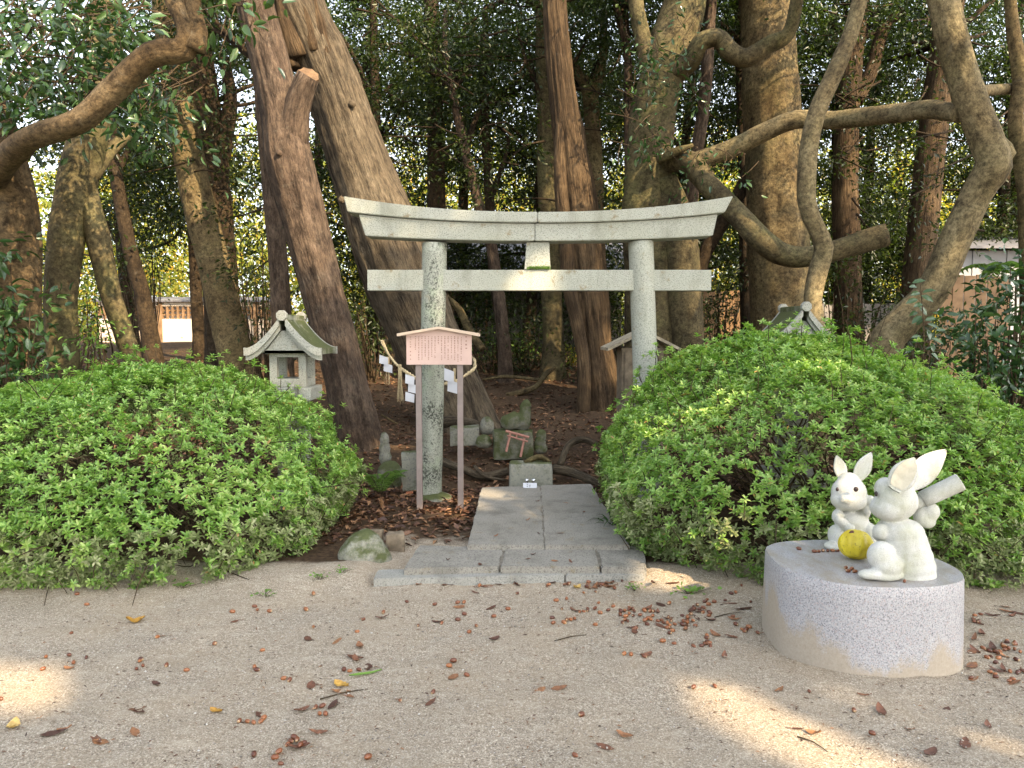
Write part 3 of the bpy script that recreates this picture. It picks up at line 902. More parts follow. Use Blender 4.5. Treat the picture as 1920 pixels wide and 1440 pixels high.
# ------------------------------------------------------------------ azalea bushes
def azalea(name, label, cx, cy, rx, ry, top, seed, n_shoots, lean=0.0, holes=()):
    base = (cx, cy, H(cx, cy))
    root = empty(name, base, label, 'bush', 'clipped azalea bushes flanking the path')
    r = np.random.default_rng(seed)
    def surface(u, v):
        # u azimuth, v 0..1 height fraction; superellipsoid dome that overhangs its foot a little
        P = np.stack([np.cos(u), np.sin(u), v], -1)
        hz = np.clip(v, 0, 1)
        rad = (1 - hz ** 3.3) ** (1 / 2.0)
        rad = rad * (0.95 + 0.08 * np.sin(np.clip(hz * 2.2, 0, 1) * math.pi / 2))
        rad = rad * (np.abs(np.cos(u)) ** 3.0 + np.abs(np.sin(u)) ** 3.0) ** (-1 / 3.0)
        x = cx + rx * rad * np.cos(u) + lean * hz
        y = cy + ry * rad * np.sin(u)
        z = base[2] + 0.02 + (top - 0.02) * hz
        Q = np.stack([x, y, z], -1)
        nrm = np.stack([np.cos(u) * rad / rx, np.sin(u) * rad / ry, 0.25 + 1.1 * hz ** 2], -1)
        nrm /= np.linalg.norm(nrm, axis=1)[:, None]
        d = 0.13 * fbm(Q, 1.7, seed, 2) + 0.05 * fbm(Q, 6, seed + 4, 2)
        return Q + nrm * d[:, None], nrm
    def sample(n):
        u = r.random(n) * 2 * math.pi
        v = 1 - (1 - r.random(n)) ** 0.75
        v = np.where(r.random(n) < 0.28, np.sqrt(1 - r.random(n) ** 2 * 0.5), v)
        # fewer on the hidden far side
        keep = (np.sin(u) < 0.45) | (v > 0.7) | (r.random(n) < 0.03)
        return u[keep], np.clip(v[keep], 0, 0.999)
    out, inn, stems = [], [], []
    u, v = sample(n_shoots)
    P, Nr = surface(u, v)
    # gaps: shoots are missing in noise holes, more of them low down
    g = 0.75 * fbm(P, 4.2, seed + 20, 3) + 0.6 * fbm(P, 10, seed + 30, 2)
    low = np.clip(1 - v / 0.55, 0, 1)
    keep = g > (-0.80 + 0.34 * low)
    for hx, hy, hr in holes:
        hp = np.array(hx), hy
    P, Nr, v, low = P[keep], Nr[keep], v[keep], low[keep]
    n = len(P)
    sink = r.random(n) ** 2 * 0.11
    ext = np.where(r.random(n) < 0.05, r.uniform(0.02, 0.12, n), 0.0)
    P = P + Nr * (ext - sink)[:, None]
    A = Nr * 0.75 + np.array([0, 0, 0.75]) + r.normal(size=(n, 3)) * 0.35
    A /= np.linalg.norm(A, axis=1)[:, None]
    P = P + A * (ext * 0.5)[:, None]
    per = 9
    Pk = np.repeat(P, per, 0); Ak = np.repeat(A, per, 0)
    ref = np.where(np.abs(Ak[:, 2:3]) < 0.9, np.array([[0, 0, 1.0]]), np.array([[1.0, 0, 0]]))
    U = np.cross(Ak, ref); U /= np.linalg.norm(U, axis=1)[:, None]
    W = np.cross(Ak, U)
    k = np.tile(np.arange(per), n)
    ang = k * 2.39996 + np.repeat(r.random(n) * 6.28, per) + r.normal(size=n * per) * 0.25
    lift = np.where(k < 5, 0.25, 0.85) + r.normal(size=n * per) * 0.22
    rad = U * np.cos(ang)[:, None] + W * np.sin(ang)[:, None]
    D = rad + Ak * lift[:, None]
    Nn = Ak - rad * (lift * 0.9)[:, None]
    sc = np.repeat(r.uniform(0.75, 1.2, n), per) * r.uniform(0.75, 1.15, n * per)
    L = 0.038 * sc * np.where(k < 5, 1.05, 0.85)
    Vl, Fl = leaves(Pk - Ak * (np.where(k < 5, 0.010, 0.0) + 0.0)[:, None], D, Nn, L, L * 0.42, LEAF_H)
    # lower, older leaves are duller: separate part
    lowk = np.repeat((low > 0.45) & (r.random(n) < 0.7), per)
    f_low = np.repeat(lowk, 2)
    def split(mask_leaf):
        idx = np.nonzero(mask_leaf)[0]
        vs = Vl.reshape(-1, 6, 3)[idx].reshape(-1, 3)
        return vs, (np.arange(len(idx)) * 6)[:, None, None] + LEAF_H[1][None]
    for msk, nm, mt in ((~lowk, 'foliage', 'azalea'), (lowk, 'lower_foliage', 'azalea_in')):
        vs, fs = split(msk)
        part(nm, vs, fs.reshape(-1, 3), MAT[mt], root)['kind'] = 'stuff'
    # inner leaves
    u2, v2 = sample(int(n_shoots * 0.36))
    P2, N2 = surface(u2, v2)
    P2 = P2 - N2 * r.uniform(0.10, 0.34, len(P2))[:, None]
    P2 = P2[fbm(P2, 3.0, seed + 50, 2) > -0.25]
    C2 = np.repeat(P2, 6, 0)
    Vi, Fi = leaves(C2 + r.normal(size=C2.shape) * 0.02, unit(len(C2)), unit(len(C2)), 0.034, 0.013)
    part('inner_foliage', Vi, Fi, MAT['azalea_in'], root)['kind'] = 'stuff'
    # branches
    ts = []
    for i in range(110):
        uu = np.array([r.random() * 2 * math.pi]); vv = np.array([r.random() ** 0.8])
        e, nn = surface(uu, vv)
        e = e[0] - nn[0] * r.uniform(0.02, 0.12)
        s = np.array([cx + 0.35 * rx * r.normal() * 0.7, cy + 0.3 * ry * r.normal() * 0.7, base[2] - 0.03])
        mid = s * 0.5 + e * 0.5 + np.array([0, 0, 0.05 + 0.12 * r.random()]) + r.normal(size=3) * 0.05
        ts.append(tube([s, mid, e], [0.010, 0.007, 0.003], seg=5, step=0.12, seed=i, cap=False))
        for q in range(3):
            e2 = e + r.normal(size=3) * 0.14
            m2 = mid * 0.4 + e * 0.6
            ts.append(tube([m2, (m2 + e2) / 2 + r.normal(size=3) * 0.03, e2], [0.005, 0.004, 0.002], seg=4, step=0.12, seed=i, cap=False))
    # visible shoot stems
    ids = np.nonzero(ext > 0.03)[0][:260]
    for i in ids:
        p = P[i]; ts.append(tube([p - A[i] * 0.14, p - A[i] * 0.06 + r.normal(size=3) * 0.006, p], [0.003, 0.0025, 0.002], seg=4, step=0.08, seed=int(i), cap=False))
    Vb, Fb, Bb = tubes_merge(ts)
    part('branches', Vb, Fb, MAT['twig'], root, False, {'bk': Bb})['kind'] = 'stuff'
    return root
c1 = at(270, 900, 5.65)
azalea('azalea_bush', 'rounded azalea bush left of the path below the stone lantern', c1.x - 0.06, 5.66, 1.53, 1.46, 1.14, 41, 14000, lean=-0.10)
c2 = at(1520, 900, 5.65)
azalea('azalea_bush', 'tall rounded azalea bush right of the path behind the rabbit statues', c2.x - 0.03, 5.66, 1.44, 1.46, 1.35, 57, 15800, lean=-0.02)

# ------------------------------------------------------------------ shapes grown from blobs (statues, rocks)
def blob_mesh(name, blobs, voxel, mat, smooth_it=6, noise_amp=0.0, noise_scale=10, seed=0):
    """blobs: list of (center, radii, rotation euler or None); fused into one skin"""
    bm = bmesh.new()
    for c, rad, rot in blobs:
        mtx = Matrix.Translation(Vector(c)) @ (Euler(rot).to_matrix().to_4x4() if rot else Matrix()) @ Matrix.Diagonal((*rad, 1))
        bmesh.ops.create_icosphere(bm, subdivisions=3, radius=1.0, matrix=mtx)
    me = bpy.data.meshes.new(name + '_raw'); bm.to_mesh(me); bm.free()
    o = bpy.data.objects.new(name + '_raw', me); COL.objects.link(o)
    rm = o.modifiers.new('r', 'REMESH'); rm.mode = 'VOXEL'; rm.voxel_size = voxel
    sm = o.modifiers.new('s', 'SMOOTH'); sm.factor = 0.5; sm.iterations = smooth_it
    dg = bpy.context.evaluated_depsgraph_get()
    ev = o.evaluated_get(dg)
    res = bpy.data.meshes.new_from_object(ev)
    bpy.data.objects.remove(o); bpy.data.meshes.remove(me)
    res.name = name
    n = len(res.vertices)
    if noise_amp:
        P = np.empty(n * 3, np.float32); res.vertices.foreach_get('co', P); P = P.reshape(-1, 3)
        Nn = np.empty(n * 3, np.float32); res.vertices.foreach_get('normal', Nn); Nn = Nn.reshape(-1, 3)
        P = P + Nn * (noise_amp * fbm(P, noise_scale, seed, 3))[:, None]
        res.vertices.foreach_set('co', P.astype(np.float32).ravel()); res.update()
    res.polygons.foreach_set('use_smooth', np.ones(len(res.polygons), bool))
    res.materials.clear(); res.materials.append(mat)
    return res

def lathe(profile, seg=16):
    V, F = [], []
    n = len(profile)
    for r, z in profile:
        for k in range(seg):
            a = 2 * math.pi * k / seg
            V.append((r * math.cos(a), r * math.sin(a), z))
    for i in range(n - 1):
        for k in range(seg):
            F.append([i * seg + k, i * seg + (k + 1) % seg, (i + 1) * seg + (k + 1) % seg, (i + 1) * seg + k])
    F.append(list(range(seg))[::-1]); F.append([(n - 1) * seg + k for k in range(seg)])
    return V, F

# ------------------------------------------------------------------ granite plinth
def plinthmat():
    m, nt, b = new_mat('plinth_granite')
    co = geo_pos(nt)
    g1 = noise(nt, co, 150, 3, 0.7); g2 = noise(nt, co, 110, 2, 0.6); g3 = noise(nt, co, 190, 2, 0.6)
    c = ramp(nt, g1, [(0.34, (0.08, 0.08, 0.095)), (0.44, (0.315, 0.317, 0.332)), (0.60, (0.40, 0.40, 0.41)), (0.75, (0.56, 0.55, 0.56))])
    c = mixc(nt, ramp(nt, g2, [(0.56, 0.0), (0.62, 0.6)]), c, (0.36, 0.29, 0.275))
    c = mixc(nt, ramp(nt, g3, [(0.58, 0.0), (0.64, 0.8)]), c, (0.16, 0.17, 0.20))
    xyz = sep(nt, co)
    z = xyz[2]
    up = sep(nt, nt.nodes.new('ShaderNodeNewGeometry').outputs['Normal'])[2]
    # dried mud splashed up from the ground, in tongues
    nn = noise(nt, mapping(nt, co, (1, 1, 0.35)), 7, 6, 0.6)
    nb_ = noise(nt, mapping(nt, co, (1, 1, 0.25)), 2.6, 2, 0.5)
    fr_ = noise(nt, co, 45, 4, 0.75)
    k = math_(nt, 'ADD', math_(nt, 'MULTIPLY', z, -3.0), math_(nt, 'MULTIPLY', nn, 1.5))
    k = math_(nt, 'ADD', k, math_(nt, 'MULTIPLY', nb_, 1.7))
    k = math_(nt, 'ADD', k, math_(nt, 'MULTIPLY', xyz[0], -0.55))
    k = math_(nt, 'ADD', k, math_(nt, 'MULTIPLY', fr_, 0.5))
    mud = ramp(nt, k, [(0.36, 0.0), (0.62, 0.85)])
    c = mixc(nt, mud, c, mixc(nt, noise(nt, co, 70, 4), (0.27, 0.22, 0.155), (0.42, 0.36, 0.275)))
    left = ramp(nt, math_(nt, 'ADD', math_(nt, 'MULTIPLY', xyz[0], -3.0), math_(nt, 'MULTIPLY', noise(nt, co, 6, 5, 0.7), 1.1)), [(-0.0, 0.0), (1.0, 0.0)])
    dirt = ramp(nt, noise(nt, mapping(nt, co, (2.2, 1, 1)), 6, 7, 0.72), [(0.42, 0.0), (0.62, 0.75)])
    c = mixc(nt, math_(nt, 'MULTIPLY', dirt, ramp(nt, up, [(0.4, 0.0), (0.8, 1.0)])), c, (0.25, 0.215, 0.16))
    nt.links.new(c, b.inputs['Base Color'])
    b.inputs['Roughness'].default_value = 0.42
    nt.links.new(ramp(nt, mud, [(0.0, 0.40), (1.0, 0.95)]), b.inputs['Roughness'])
    b.inputs['Specular IOR Level'].default_value = 0.5
    bump(nt, b, math_(nt, 'ADD', math_(nt, 'MULTIPLY', mud, 1.0), math_(nt, 'MULTIPLY', g1, 0.25)), 0.25, 0.006)
    return m
MAT['plinth'] = plinthmat()
pfront = on_z(1660, 1270, 0.0)
PZ = at(1660, 1101, pfront.y).z
top_px = [(1435, 1031), (1440, 1023), (1460, 1016.5), (1500, 1013), (1560, 1012), (1630, 1016), (1700, 1028), (1756, 1047), (1795, 1066), (1808, 1080),
          (1803, 1090), (1770, 1098), (1726, 1101.5), (1660, 1101.5), (1596, 1097), (1530, 1085), (1475, 1068), (1449, 1049)]
def closed_smooth(P, n):
    P = [np.array(p[:2]) for p in P]
    out = []
    m = len(P)
    for i in range(m):
        p0, p1, p2, p3 = P[i - 1], P[i], P[(i + 1) % m], P[(i + 2) % m]
        for k in range(n):
            t = k / n
            out.append(0.5 * ((2 * p1) + (p2 - p0) * t + (2 * p0 - 5 * p1 + 4 * p2 - p3) * t * t + (3 * p1 - p0 - 3 * p2 + p3) * t ** 3))
    return out
pol = closed_smooth([on_z(x, y, PZ) for x, y in top_px], 5)
bm = bmesh.new()
cen = np.mean(pol, axis=0)
rows = []
lev = [-0.06, 0.0, 0.08, 0.16, 0.24, 0.32, PZ - 0.012, PZ - 0.003, PZ]
for z in lev:
    row = []
    for x, y in pol:
        sc = 1.0 + 0.02 * (1 - z / PZ)
        if z > PZ - 0.004: sc *= 0.992
        elif z > PZ - 0.013: sc *= 1.0
        row.append(bm.verts.new((cen[0] + (x - cen[0]) * sc, cen[1] + (y - cen[1]) * sc, z)))
    rows.append(row)
for a, b in zip(rows[:-1], rows[1:]):
    for i in range(len(a)):
        f = bm.faces.new((a[i], a[(i + 1) % len(a)], b[(i + 1) % len(a)], b[i])); f.smooth = True
bm.faces.new(rows[-1])
bmesh.ops.recalc_face_normals(bm, faces=list(bm.faces))
V, F = bm_to(bm)
pl = solo('granite_plinth', V, F, MAT['plinth'], (cen[0], cen[1], 0.0), 'low cut granite block with muddy foot carrying two rabbit statues', 'plinth')
for f in pl.data.polygons:
    f.use_smooth = abs(f.normal.z) < 0.5

# ------------------------------------------------------------------ rabbit statues
def ear_mesh(name, base, tip, width, thick, face, mat, inner=None, parent=None):
    """leaf-shaped ear from base to tip, hollow towards 'face'"""
    base, tip, face = Vector(base), Vector(tip), Vector(face).normalized()
    d = tip - base; L = d.length; d.normalize()
    s = d.cross(face).normalized(); f = s.cross(d).normalized()
    n, m = 14, 12
    V, F = [], []
    for i in range(n + 1):
        t = i / n
        w = width * 0.5 * (math.sin(math.pi * min(1, t * 0.86 + 0.14)) ** 0.75) * (1.0 if t < 0.55 else 1 - 0.25 * (t - 0.55))
        w = max(w, 0.004 if i == n else 0.01)
        for k in range(m):
            a = 2 * math.pi * k / m
            x, yv = math.cos(a), math.sin(a)
            hollow = 0.75 * (1 - x * x) * (yv > 0)
            V.append(base + d * (L * t) + s * (w * x) + f * (thick * (0.5 if i < n else 0.2) * yv * (1 - hollow) - thick * 0.1 * hollow + 0.25 * w * x * x * 0.35))
    for i in range(n):
        for k in range(m):
            F.append([i * m + k, i * m + (k + 1) % m, (i + 1) * m + (k + 1) % m, (i + 1) * m + k])
    F.append(list(range(m))); F.append([n * m + k for k in range(m)][::-1])
    o = part(name, V, F, mat, parent, True)
    if inner:
        V2, F2 = [], []
        for i in range(1, n - 1):
            t = i / n
            w = width * 0.5 * (math.sin(math.pi * min(1, t * 0.86 + 0.14)) ** 0.75) * 0.74
            for k in range(7):
                x = -1 + 2 * k / 6
                V2.append(base + d * (L * t) + s * (w * x) + f * (thick * 0.5 * math.sqrt(max(0, 1 - (x * 0.74) ** 2)) * (1 - 0.75 * (1 - (x * .74) ** 2)) - thick * 0.1 * 0.75 * (1 - (x * .74) ** 2) + 0.25 * w * x * x * 0.35 + 0.004))
        for i in range(n - 3):
            for k in range(6):
                F2.append([i * 7 + k, i * 7 + k + 1, (i + 1) * 7 + k + 1, (i + 1) * 7 + k])
        part('ear_hollow', V2, F2, inner, o, True)
    return o

def Q(cx, cy):   # from the enlarged view of the statues to picture pixels
    return 1540 + cx / 5.334, 830 + cy / 5.334

# small rabbit, facing the viewer
BY = on_z(1562, 1030, PZ).y + 0.10
def qb(cx, cy, dy=0.0): return at(*Q(cx, cy), BY + dy)
k_ = BY / FPX / 5.334
small = empty('rabbit_statue', (qb(290, 1060).x, BY, PZ), 'smaller white stone rabbit facing the viewer behind the yellow gourd', 'statue', 'rabbit statues on the granite block')
rl = Vector(small.location)
bl_ = []
def eb(cx, cy, rx, rz, ry, dy=0.0, rot=None):
    p = qb(cx, cy, dy)
    return ((p - rl), (rx * k_, ry * k_, rz * k_), rot)
blobs = [eb(275, 500, 172, 165, 150, -0.035), eb(275, 570, 178, 115, 150, -0.045), eb(275, 400, 115, 105, 105, -0.02),   # head
         eb(252, 565, 72, 55, 50, -0.100),                                                          # muzzle
         eb(300, 780, 170, 150, 140, 0.0), eb(310, 930, 205, 165, 175, 0.01),                       # chest, belly
         eb(160, 930, 88, 115, 120, -0.045), eb(470, 920, 95, 125, 120, -0.03),                     # thighs
         eb(110, 1035, 75, 40, 110, -0.095), eb(500, 1040, 75, 40, 110, -0.08),                     # feet
         eb(165, 735, 58, 75, 62, -0.045), eb(215, 800, 85, 48, 55, -0.085, (0, R(38), 0)), eb(285, 850, 52, 42, 46, -0.105),   # arm held to the chest
         eb(430, 690, 60, 85, 60, -0.03), eb(470, 640, 50, 95, 50, -0.07, (0, R(14), 0)), eb(490, 585, 52, 60, 46, -0.08)]       # raised arm
bme = blob_mesh('body', blobs, 0.005, MAT['rabbit'], 7)
sbody = link('body', bme, small)
ear_mesh('ear', qb(215, 360, 0.0), qb(152, 128, 0.02), 0.072, 0.026, (0.1, -1, 0.1), MAT['rabbit'], None, small)
ear_mesh('ear', qb(350, 370, 0.0), qb(500, 98, 0.02), 0.088, 0.028, (0.1, -1, 0.1), MAT['rabbit'], None, small)
def eye(c, r, sx=1.0, parent=None, sq=0.6):
    bm = bmesh.new()
    bmesh.ops.create_uvsphere(bm, u_segments=12, v_segments=8, radius=1.0, matrix=Matrix.Translation(c) @ Matrix.Diagonal((r * sx, r * sq, r * 1.05, 1)))
    V, F = bm_to(bm)
    part('eye', V, F, MAT['eye'], parent, True)
eye(qb(160, 466, -0.118), 20 * k_, 0.8, small, 0.7)
eye(qb(346, 466, -0.138), 25 * k_, 1.0, small, 0.6)
# nose and mouth lines
tsx = []
tsx.append(tube([qb(222, 528, -0.162), qb(245, 545, -0.167), qb(270, 528, -0.163)], [0.0015] * 3, 5, 0.01))
tsx.append(tube([qb(195, 575, -0.153), qb(220, 592, -0.162), qb(246, 572, -0.168), qb(280, 592, -0.162), qb(318, 572, -0.150)], [0.0014] * 5, 5, 0.01))
V, F, B_ = tubes_merge(tsx)
part('mouth', V, F, MAT['ear'], small, True)

# large rabbit, turned to the left and away, with a mallet
AY = on_z(1695, 1090, PZ).y + 0.11
def qa(cx, cy, dy=0.0): return at(*Q(cx, cy), AY + dy)
ka = AY / FPX / 5.334
big = empty('rabbit_statue', (qa(820, 1380).x, AY, PZ), 'larger white stone rabbit seen from behind, ears laid back, holding a mallet', 'statue', 'rabbit statues on the granite block')
rl2 = Vector(big.location)
def ea(cx, cy, rx, rz, ry, dy=0.0, rot=None):
    return (qa(cx, cy, dy) - rl2, (rx * ka, ry * ka, rz * ka), rot)
blobs = [ea(750, 580, 205, 200, 195, 0.0), ea(690, 650, 200, 140, 185, 0.0), ea(640, 470, 105, 130, 120, 0.02), ea(560, 640, 75, 95, 80, 0.04),  # head
         ea(780, 850, 222, 100, 190, 0.0), ea(795, 900, 232, 150, 200, 0.0), ea(815, 980, 238, 180, 212, 0.0), ea(830, 1060, 246, 200, 225, 0.0), ea(845, 1140, 262, 200, 238, 0.0), ea(860, 1220, 272, 170, 245, 0.0), ea(870, 1300, 268, 100, 240, 0.0),  # trunk
         ea(590, 890, 78, 85, 80, -0.02), ea(570, 930, 60, 52, 70, 0.02),                            # near arm
         ea(600, 1130, 140, 150, 110, -0.075), ea(660, 1230, 150, 120, 110, -0.085),                 # thigh
         ea(500, 1315, 135, 52, 80, -0.095), ea(640, 1330, 180, 50, 90, -0.09),                     # foot
         ea(1075, 1315, 72, 72, 72, -0.045)]                                                         # tail
bme = blob_mesh('body', blobs, 0.005, MAT['rabbit'], 12)
link('body', bme, big)
# neck crease as a thin raised collar
nk = [qa(800 + 265 * math.cos(t), 775 + 35 * math.sin(t) - 45 * math.cos(t), -0.14 * abs(math.sin(t)) if math.sin(t) > 0 else 0.10) for t in np.linspace(0, math.pi, 9)]
ear_mesh('ear', qa(725, 470, -0.085), qa(935, 150, -0.06), 0.110, 0.040, (-0.35, -1, 0.15), MAT['rabbit'], MAT['ear'], big)
ear_mesh('ear', qa(865, 430, -0.01), qa(1245, 70, 0.02), 0.125, 0.042, (0.1, -1, 0.1), MAT['rabbit'], None, big)
eye(qa(548, 512, -0.01), 26 * ka, 0.55, big, 0.9)
# mallet: big head with a step, and the far arm that holds it
a, b = qa(1010, 570, 0.06), qa(1385, 395, 0.02)
d = (b - a)
mv, mf = [], []
V, F, B_ = tube([a, a.lerp(b, 0.5), b - d * 0.02, b], [85 * ka, 88 * ka, 90 * ka, 84 * ka], 24, 0.03)
ml = part('mallet', V, F, MAT['rabbit'], big, True)
V, F, B_ = tube([a - d * 0.38, a - d * 0.18, a + d * 0.02], [62 * ka, 66 * ka, 70 * ka], 20, 0.03)
part('mallet_neck', V, F, MAT['rabbit'], ml, True)
bme = blob_mesh('far_arm', [ea(1010, 740, 90, 110, 80, 0.06), ea(1090, 700, 92, 105, 75, 0.05, (0, R(30), 0)), ea(1060, 790, 85, 70, 70, 0.05)], 0.006, MAT['rabbit'], 5)
link('arm', bme, big)

# yellow gourd with ribs
def gourdmat():
    m, nt, b = new_mat('gourd_skin')
    co = objco(nt)
    c = ramp(nt, noise(nt, co, 12, 4), [(0.35, (0.50, 0.38, 0.015)), (0.65, (0.68, 0.56, 0.03))])
    c = mixc(nt, ramp(nt, noise(nt, co, 75, 6, 0.8), [(0.57, 0.0), (0.63, 0.85)]), c, (0.13, 0.085, 0.012))
    st = noise(nt, mapping(nt, co, (90, 90, 12)), 1.0, 4, 0.7)
    c = mixc(nt, ramp(nt, st, [(0.60, 0.0), (0.72, 0.55)]), c, (0.30, 0.26, 0.02))
    nt.links.new(c, b.inputs['Base Color']); b.inputs['Roughness'].default_value = 0.45
    bump(nt, b, noise(nt, co, 50, 4), 0.2, 0.004)
    return m
MAT['gourd'] = gourdmat()
GYd = on_z(1605, 1050, PZ).y + 0.02
gp = at(*Q(345, 1020), GYd); gr = 165 * GYd / FPX / 5.334
bm = bmesh.new()
bmesh.ops.create_uvsphere(bm, u_segments=48, v_segments=24, radius=1.0)
for v in bm.verts:
    a_ = math.atan2(v.co.y, v.co.x); rr_ = math.hypot(v.co.x, v.co.y)
    s_ = 1 + 0.035 * rr_ * math.cos(a_ * 9) - 0.16 * math.exp(-(rr_ / 0.25) ** 2) * (abs(v.co.z) > 0.5)
    v.co = Vector((v.co.x * (1 + 0.05 * math.cos(9 * a_) * rr_), v.co.y * (1 + 0.05 * math.cos(9 * a_) * rr_), v.co.z * 0.92 * s_)) * gr
for f in bm.faces: f.smooth = True
gme2 = bpy.data.meshes.new('gourd'); bm.to_mesh(gme2); bm.free(); gme2.materials.append(MAT['gourd'])
go = link('gourd', gme2, None, (gp.x, GYd, PZ + gr * 0.90))
go.rotation_euler = (R(-14), R(22), 0.4)
set_props(go, 'ripe yellow ribbed gourd lying between the two rabbit statues', 'gourd')

# ------------------------------------------------------------------ acorns and fallen leaves
V, F = lathe([(0.0006, -0.0105), (0.0035, -0.0100), (0.0058, -0.0075), (0.0071, -0.003), (0.0073, 0.002), (0.0062, 0.0065), (0.0040, 0.0095), (0.0014, 0.0108), (0.0005, 0.0122)], 10)
acorn_me = np_mesh('acorn', np.array(V), F, MAT['acorn'], True)
def acorn(x, y, z, label='brown acorn lying loose on the pale gravel', group='acorns scattered over the gravel', s=1.0):
    o = link('acorn', acorn_me, None, (x, y, z + 0.0066 * s))
    o.rotation_euler = (math.pi / 2 + random.uniform(-0.25, 0.25), random.uniform(-0.2, 0.2), random.uniform(0, 6.28))
    o.scale = (s * random.uniform(0.9, 1.1),) * 3
    return set_props(o, label, 'acorn', group)
acorn_px = []
def place_of(px, py):
    if px > 1815: return 'right of the granite block'
    if px > 1435: return 'in front of the granite block'
    if px > 1010 and py > 1108 and py < 1250: return 'in the litter left of the granite block'
    if py < 1108: return 'along the foot of the kerb'
    if px < 700: return 'left of the path' if py < 1285 else 'at the lower left of the photo'
    return 'in the open middle before the path'
rr = random.Random(8)
def scatter(n, x0, x1, y0, y1, pw=1.0):
    for i in range(n): acorn_px.append((rr.uniform(x0, x1), y0 + (y1 - y0) * rr.random() ** pw))
def clump(n, x, y, sx, sy):
    for i in range(n): acorn_px.append((rr.gauss(x, sx), rr.gauss(y, sy)))
clump(10, 1165, 1140, 22, 6); clump(14, 1195, 1152, 22, 9); clump(9, 1240, 1165, 20, 7); clump(12, 1320, 1140, 18, 10)
clump(10, 1280, 1165, 25, 10); clump(9, 1400, 1180, 22, 10); clump(7, 1330, 1205, 20, 9); clump(6, 1260, 1195, 25, 9)
clump(5, 1085, 1143, 12, 3); clump(4, 1060, 1163, 14, 3); clump(4, 1365, 1120, 15, 6)
clump(8, 1870, 1212, 22, 7); clump(12, 1875, 1225, 22, 8); clump(10, 1870, 1265, 25, 8); clump(4, 1830, 1160, 10, 6)
clump(6, 555, 1392, 20, 8); clump(4, 510, 1420, 22, 8); clump(3, 605, 1330, 6, 5); clump(3, 650, 1258, 10, 5); clump(3, 475, 1358, 14, 5)
scatter(12, 690, 1180, 1090, 1100); scatter(34, 560, 1420, 1098, 1190); scatter(22, 80, 640, 1115, 1260)
for p in ((138, 1244), (262, 1242), (268, 1250), (532, 1276), (543, 1279), (0, 1312), (600, 1338), (458, 1354), (471, 1359), (750, 1313), (812, 1298), (1090, 1345), (1078, 1420), (1517, 1301), (1601, 1336), (1635, 1380), (690, 1422), (850, 1240), (842, 1250), (875, 1268), (1170, 1230), (1183, 1231), (1208, 1232), (893, 1173), (815, 1136), (784, 1174), (828, 1169), (1340, 1288), (1300, 1290)):
    acorn_px.append(p)
placed = []
for px, py in acorn_px:
    if py < 1092 or py > 1436: continue
    p = on_z(px, py, 0.0)
    if 1425 < px < 1818 and 1015 < py < 1285: continue
    for q in range(12):
        if all((p.x - a) ** 2 + (p.y - b) ** 2 > 0.0155 ** 2 for a, b in placed): break
        p.x += rr.uniform(-0.025, 0.025); p.y += rr.uniform(-0.02, 0.02)
    placed.append((p.x, p.y))
    w_ = place_of(px, py)
    acorn(p.x, p.y, Hs(p.x, p.y), 'brown acorn lying on the gravel ' + w_, 'acorns on the gravel ' + w_, rr.uniform(1.0, 1.4))
# acorns on the block
for (px, py), lab in (((1498, 1031), 'dark acorn alone at the left end of the granite block'),):
    p = on_z(px, py, PZ); acorn(p.x, p.y, PZ, lab, None, 1.15)
for i, px in enumerate((1527, 1535, 1543, 1552, 1561, 1570)):
    p = on_z(px, 1036 - (i > 1) * 1.5, PZ); acorn(p.x, p.y, PZ, 'acorn in the row laid before the smaller rabbit', 'acorns in a row before the smaller rabbit', 1.1)
for i, (px, py) in enumerate(((1586, 1067), (1590, 1073), (1597, 1069), (1603, 1074))):
    p = on_z(px, py, PZ); acorn(p.x, p.y, PZ, "acorn laid at the larger rabbit's foot", "acorns at the larger rabbit's foot", 1.15)
p = on_z(1696, 1092, PZ); acorn(p.x, p.y - 0.0, PZ, 'acorn lying behind the larger rabbit at the front edge of the block', None, 1.0)
p = at(1593, 997, GYd); ac = acorn(p.x, GYd - 0.02, p.z - 0.012, 'acorn resting on top of the yellow gourd', None, 1.5); ac.rotation_euler = (0.5, 0.3, 0)

def leaf_shape(seed, L=0.075, W=0.032, curl=0.012):
    r = random.Random(seed)
    V, F = [], []
    n = 7
    c1_, c2_ = r.uniform(-1, 1) * curl, r.uniform(0.3, 1.2) * curl
    for i in range(n + 1):
        t = i / n
        w = W * 0.5 * math.sin(math.pi * (t ** 0.85)) ** 0.8 + 0.0012
        x = L * (t - 0.5)
        zc = c2_ * math.cos(math.pi * (t - 0.5)) * -1 + c2_ + c1_ * (t - 0.5)
        j = r.uniform(0.85, 1.15)
        for s in (-1, 0, 1):
            V.append((x, s * w * j, zc + abs(s) * abs(curl) * 0.55 * r.uniform(0.5, 1.2)))
    for i in range(n):
        for k in range(2):
            F.append([i * 3 + k, (i + 1) * 3 + k, (i + 1) * 3 + k + 1, i * 3 + k + 1])
    # stalk
    k = len(V)
    V += [(-L * 0.5, 0.0007, 0.001), (-L * 0.5, -0.0007, 0.001), (-L * 0.72, 0, 0.006)]; F.append([k, k + 1, k + 2])
    zmin = min(v[2] for v in V)
    return np.array([(a, b, c - zmin) for a, b, c in V]), F
leaf_mes = []
for i in range(7):
    V, F = leaf_shape(i, random.uniform(0.05, 0.09), random.uniform(0.018, 0.034), random.uniform(0.003, 0.011))
    leaf_mes.append(np_mesh('fallen_leaf', V, F, MAT['dry'], True))
yl = []
for i in range(2):
    V, F = leaf_shape(40 + i, 0.09, 0.06, 0.022); yl.append(np_mesh('fallen_leaf', V, F, MAT['dry_yellow'], True))
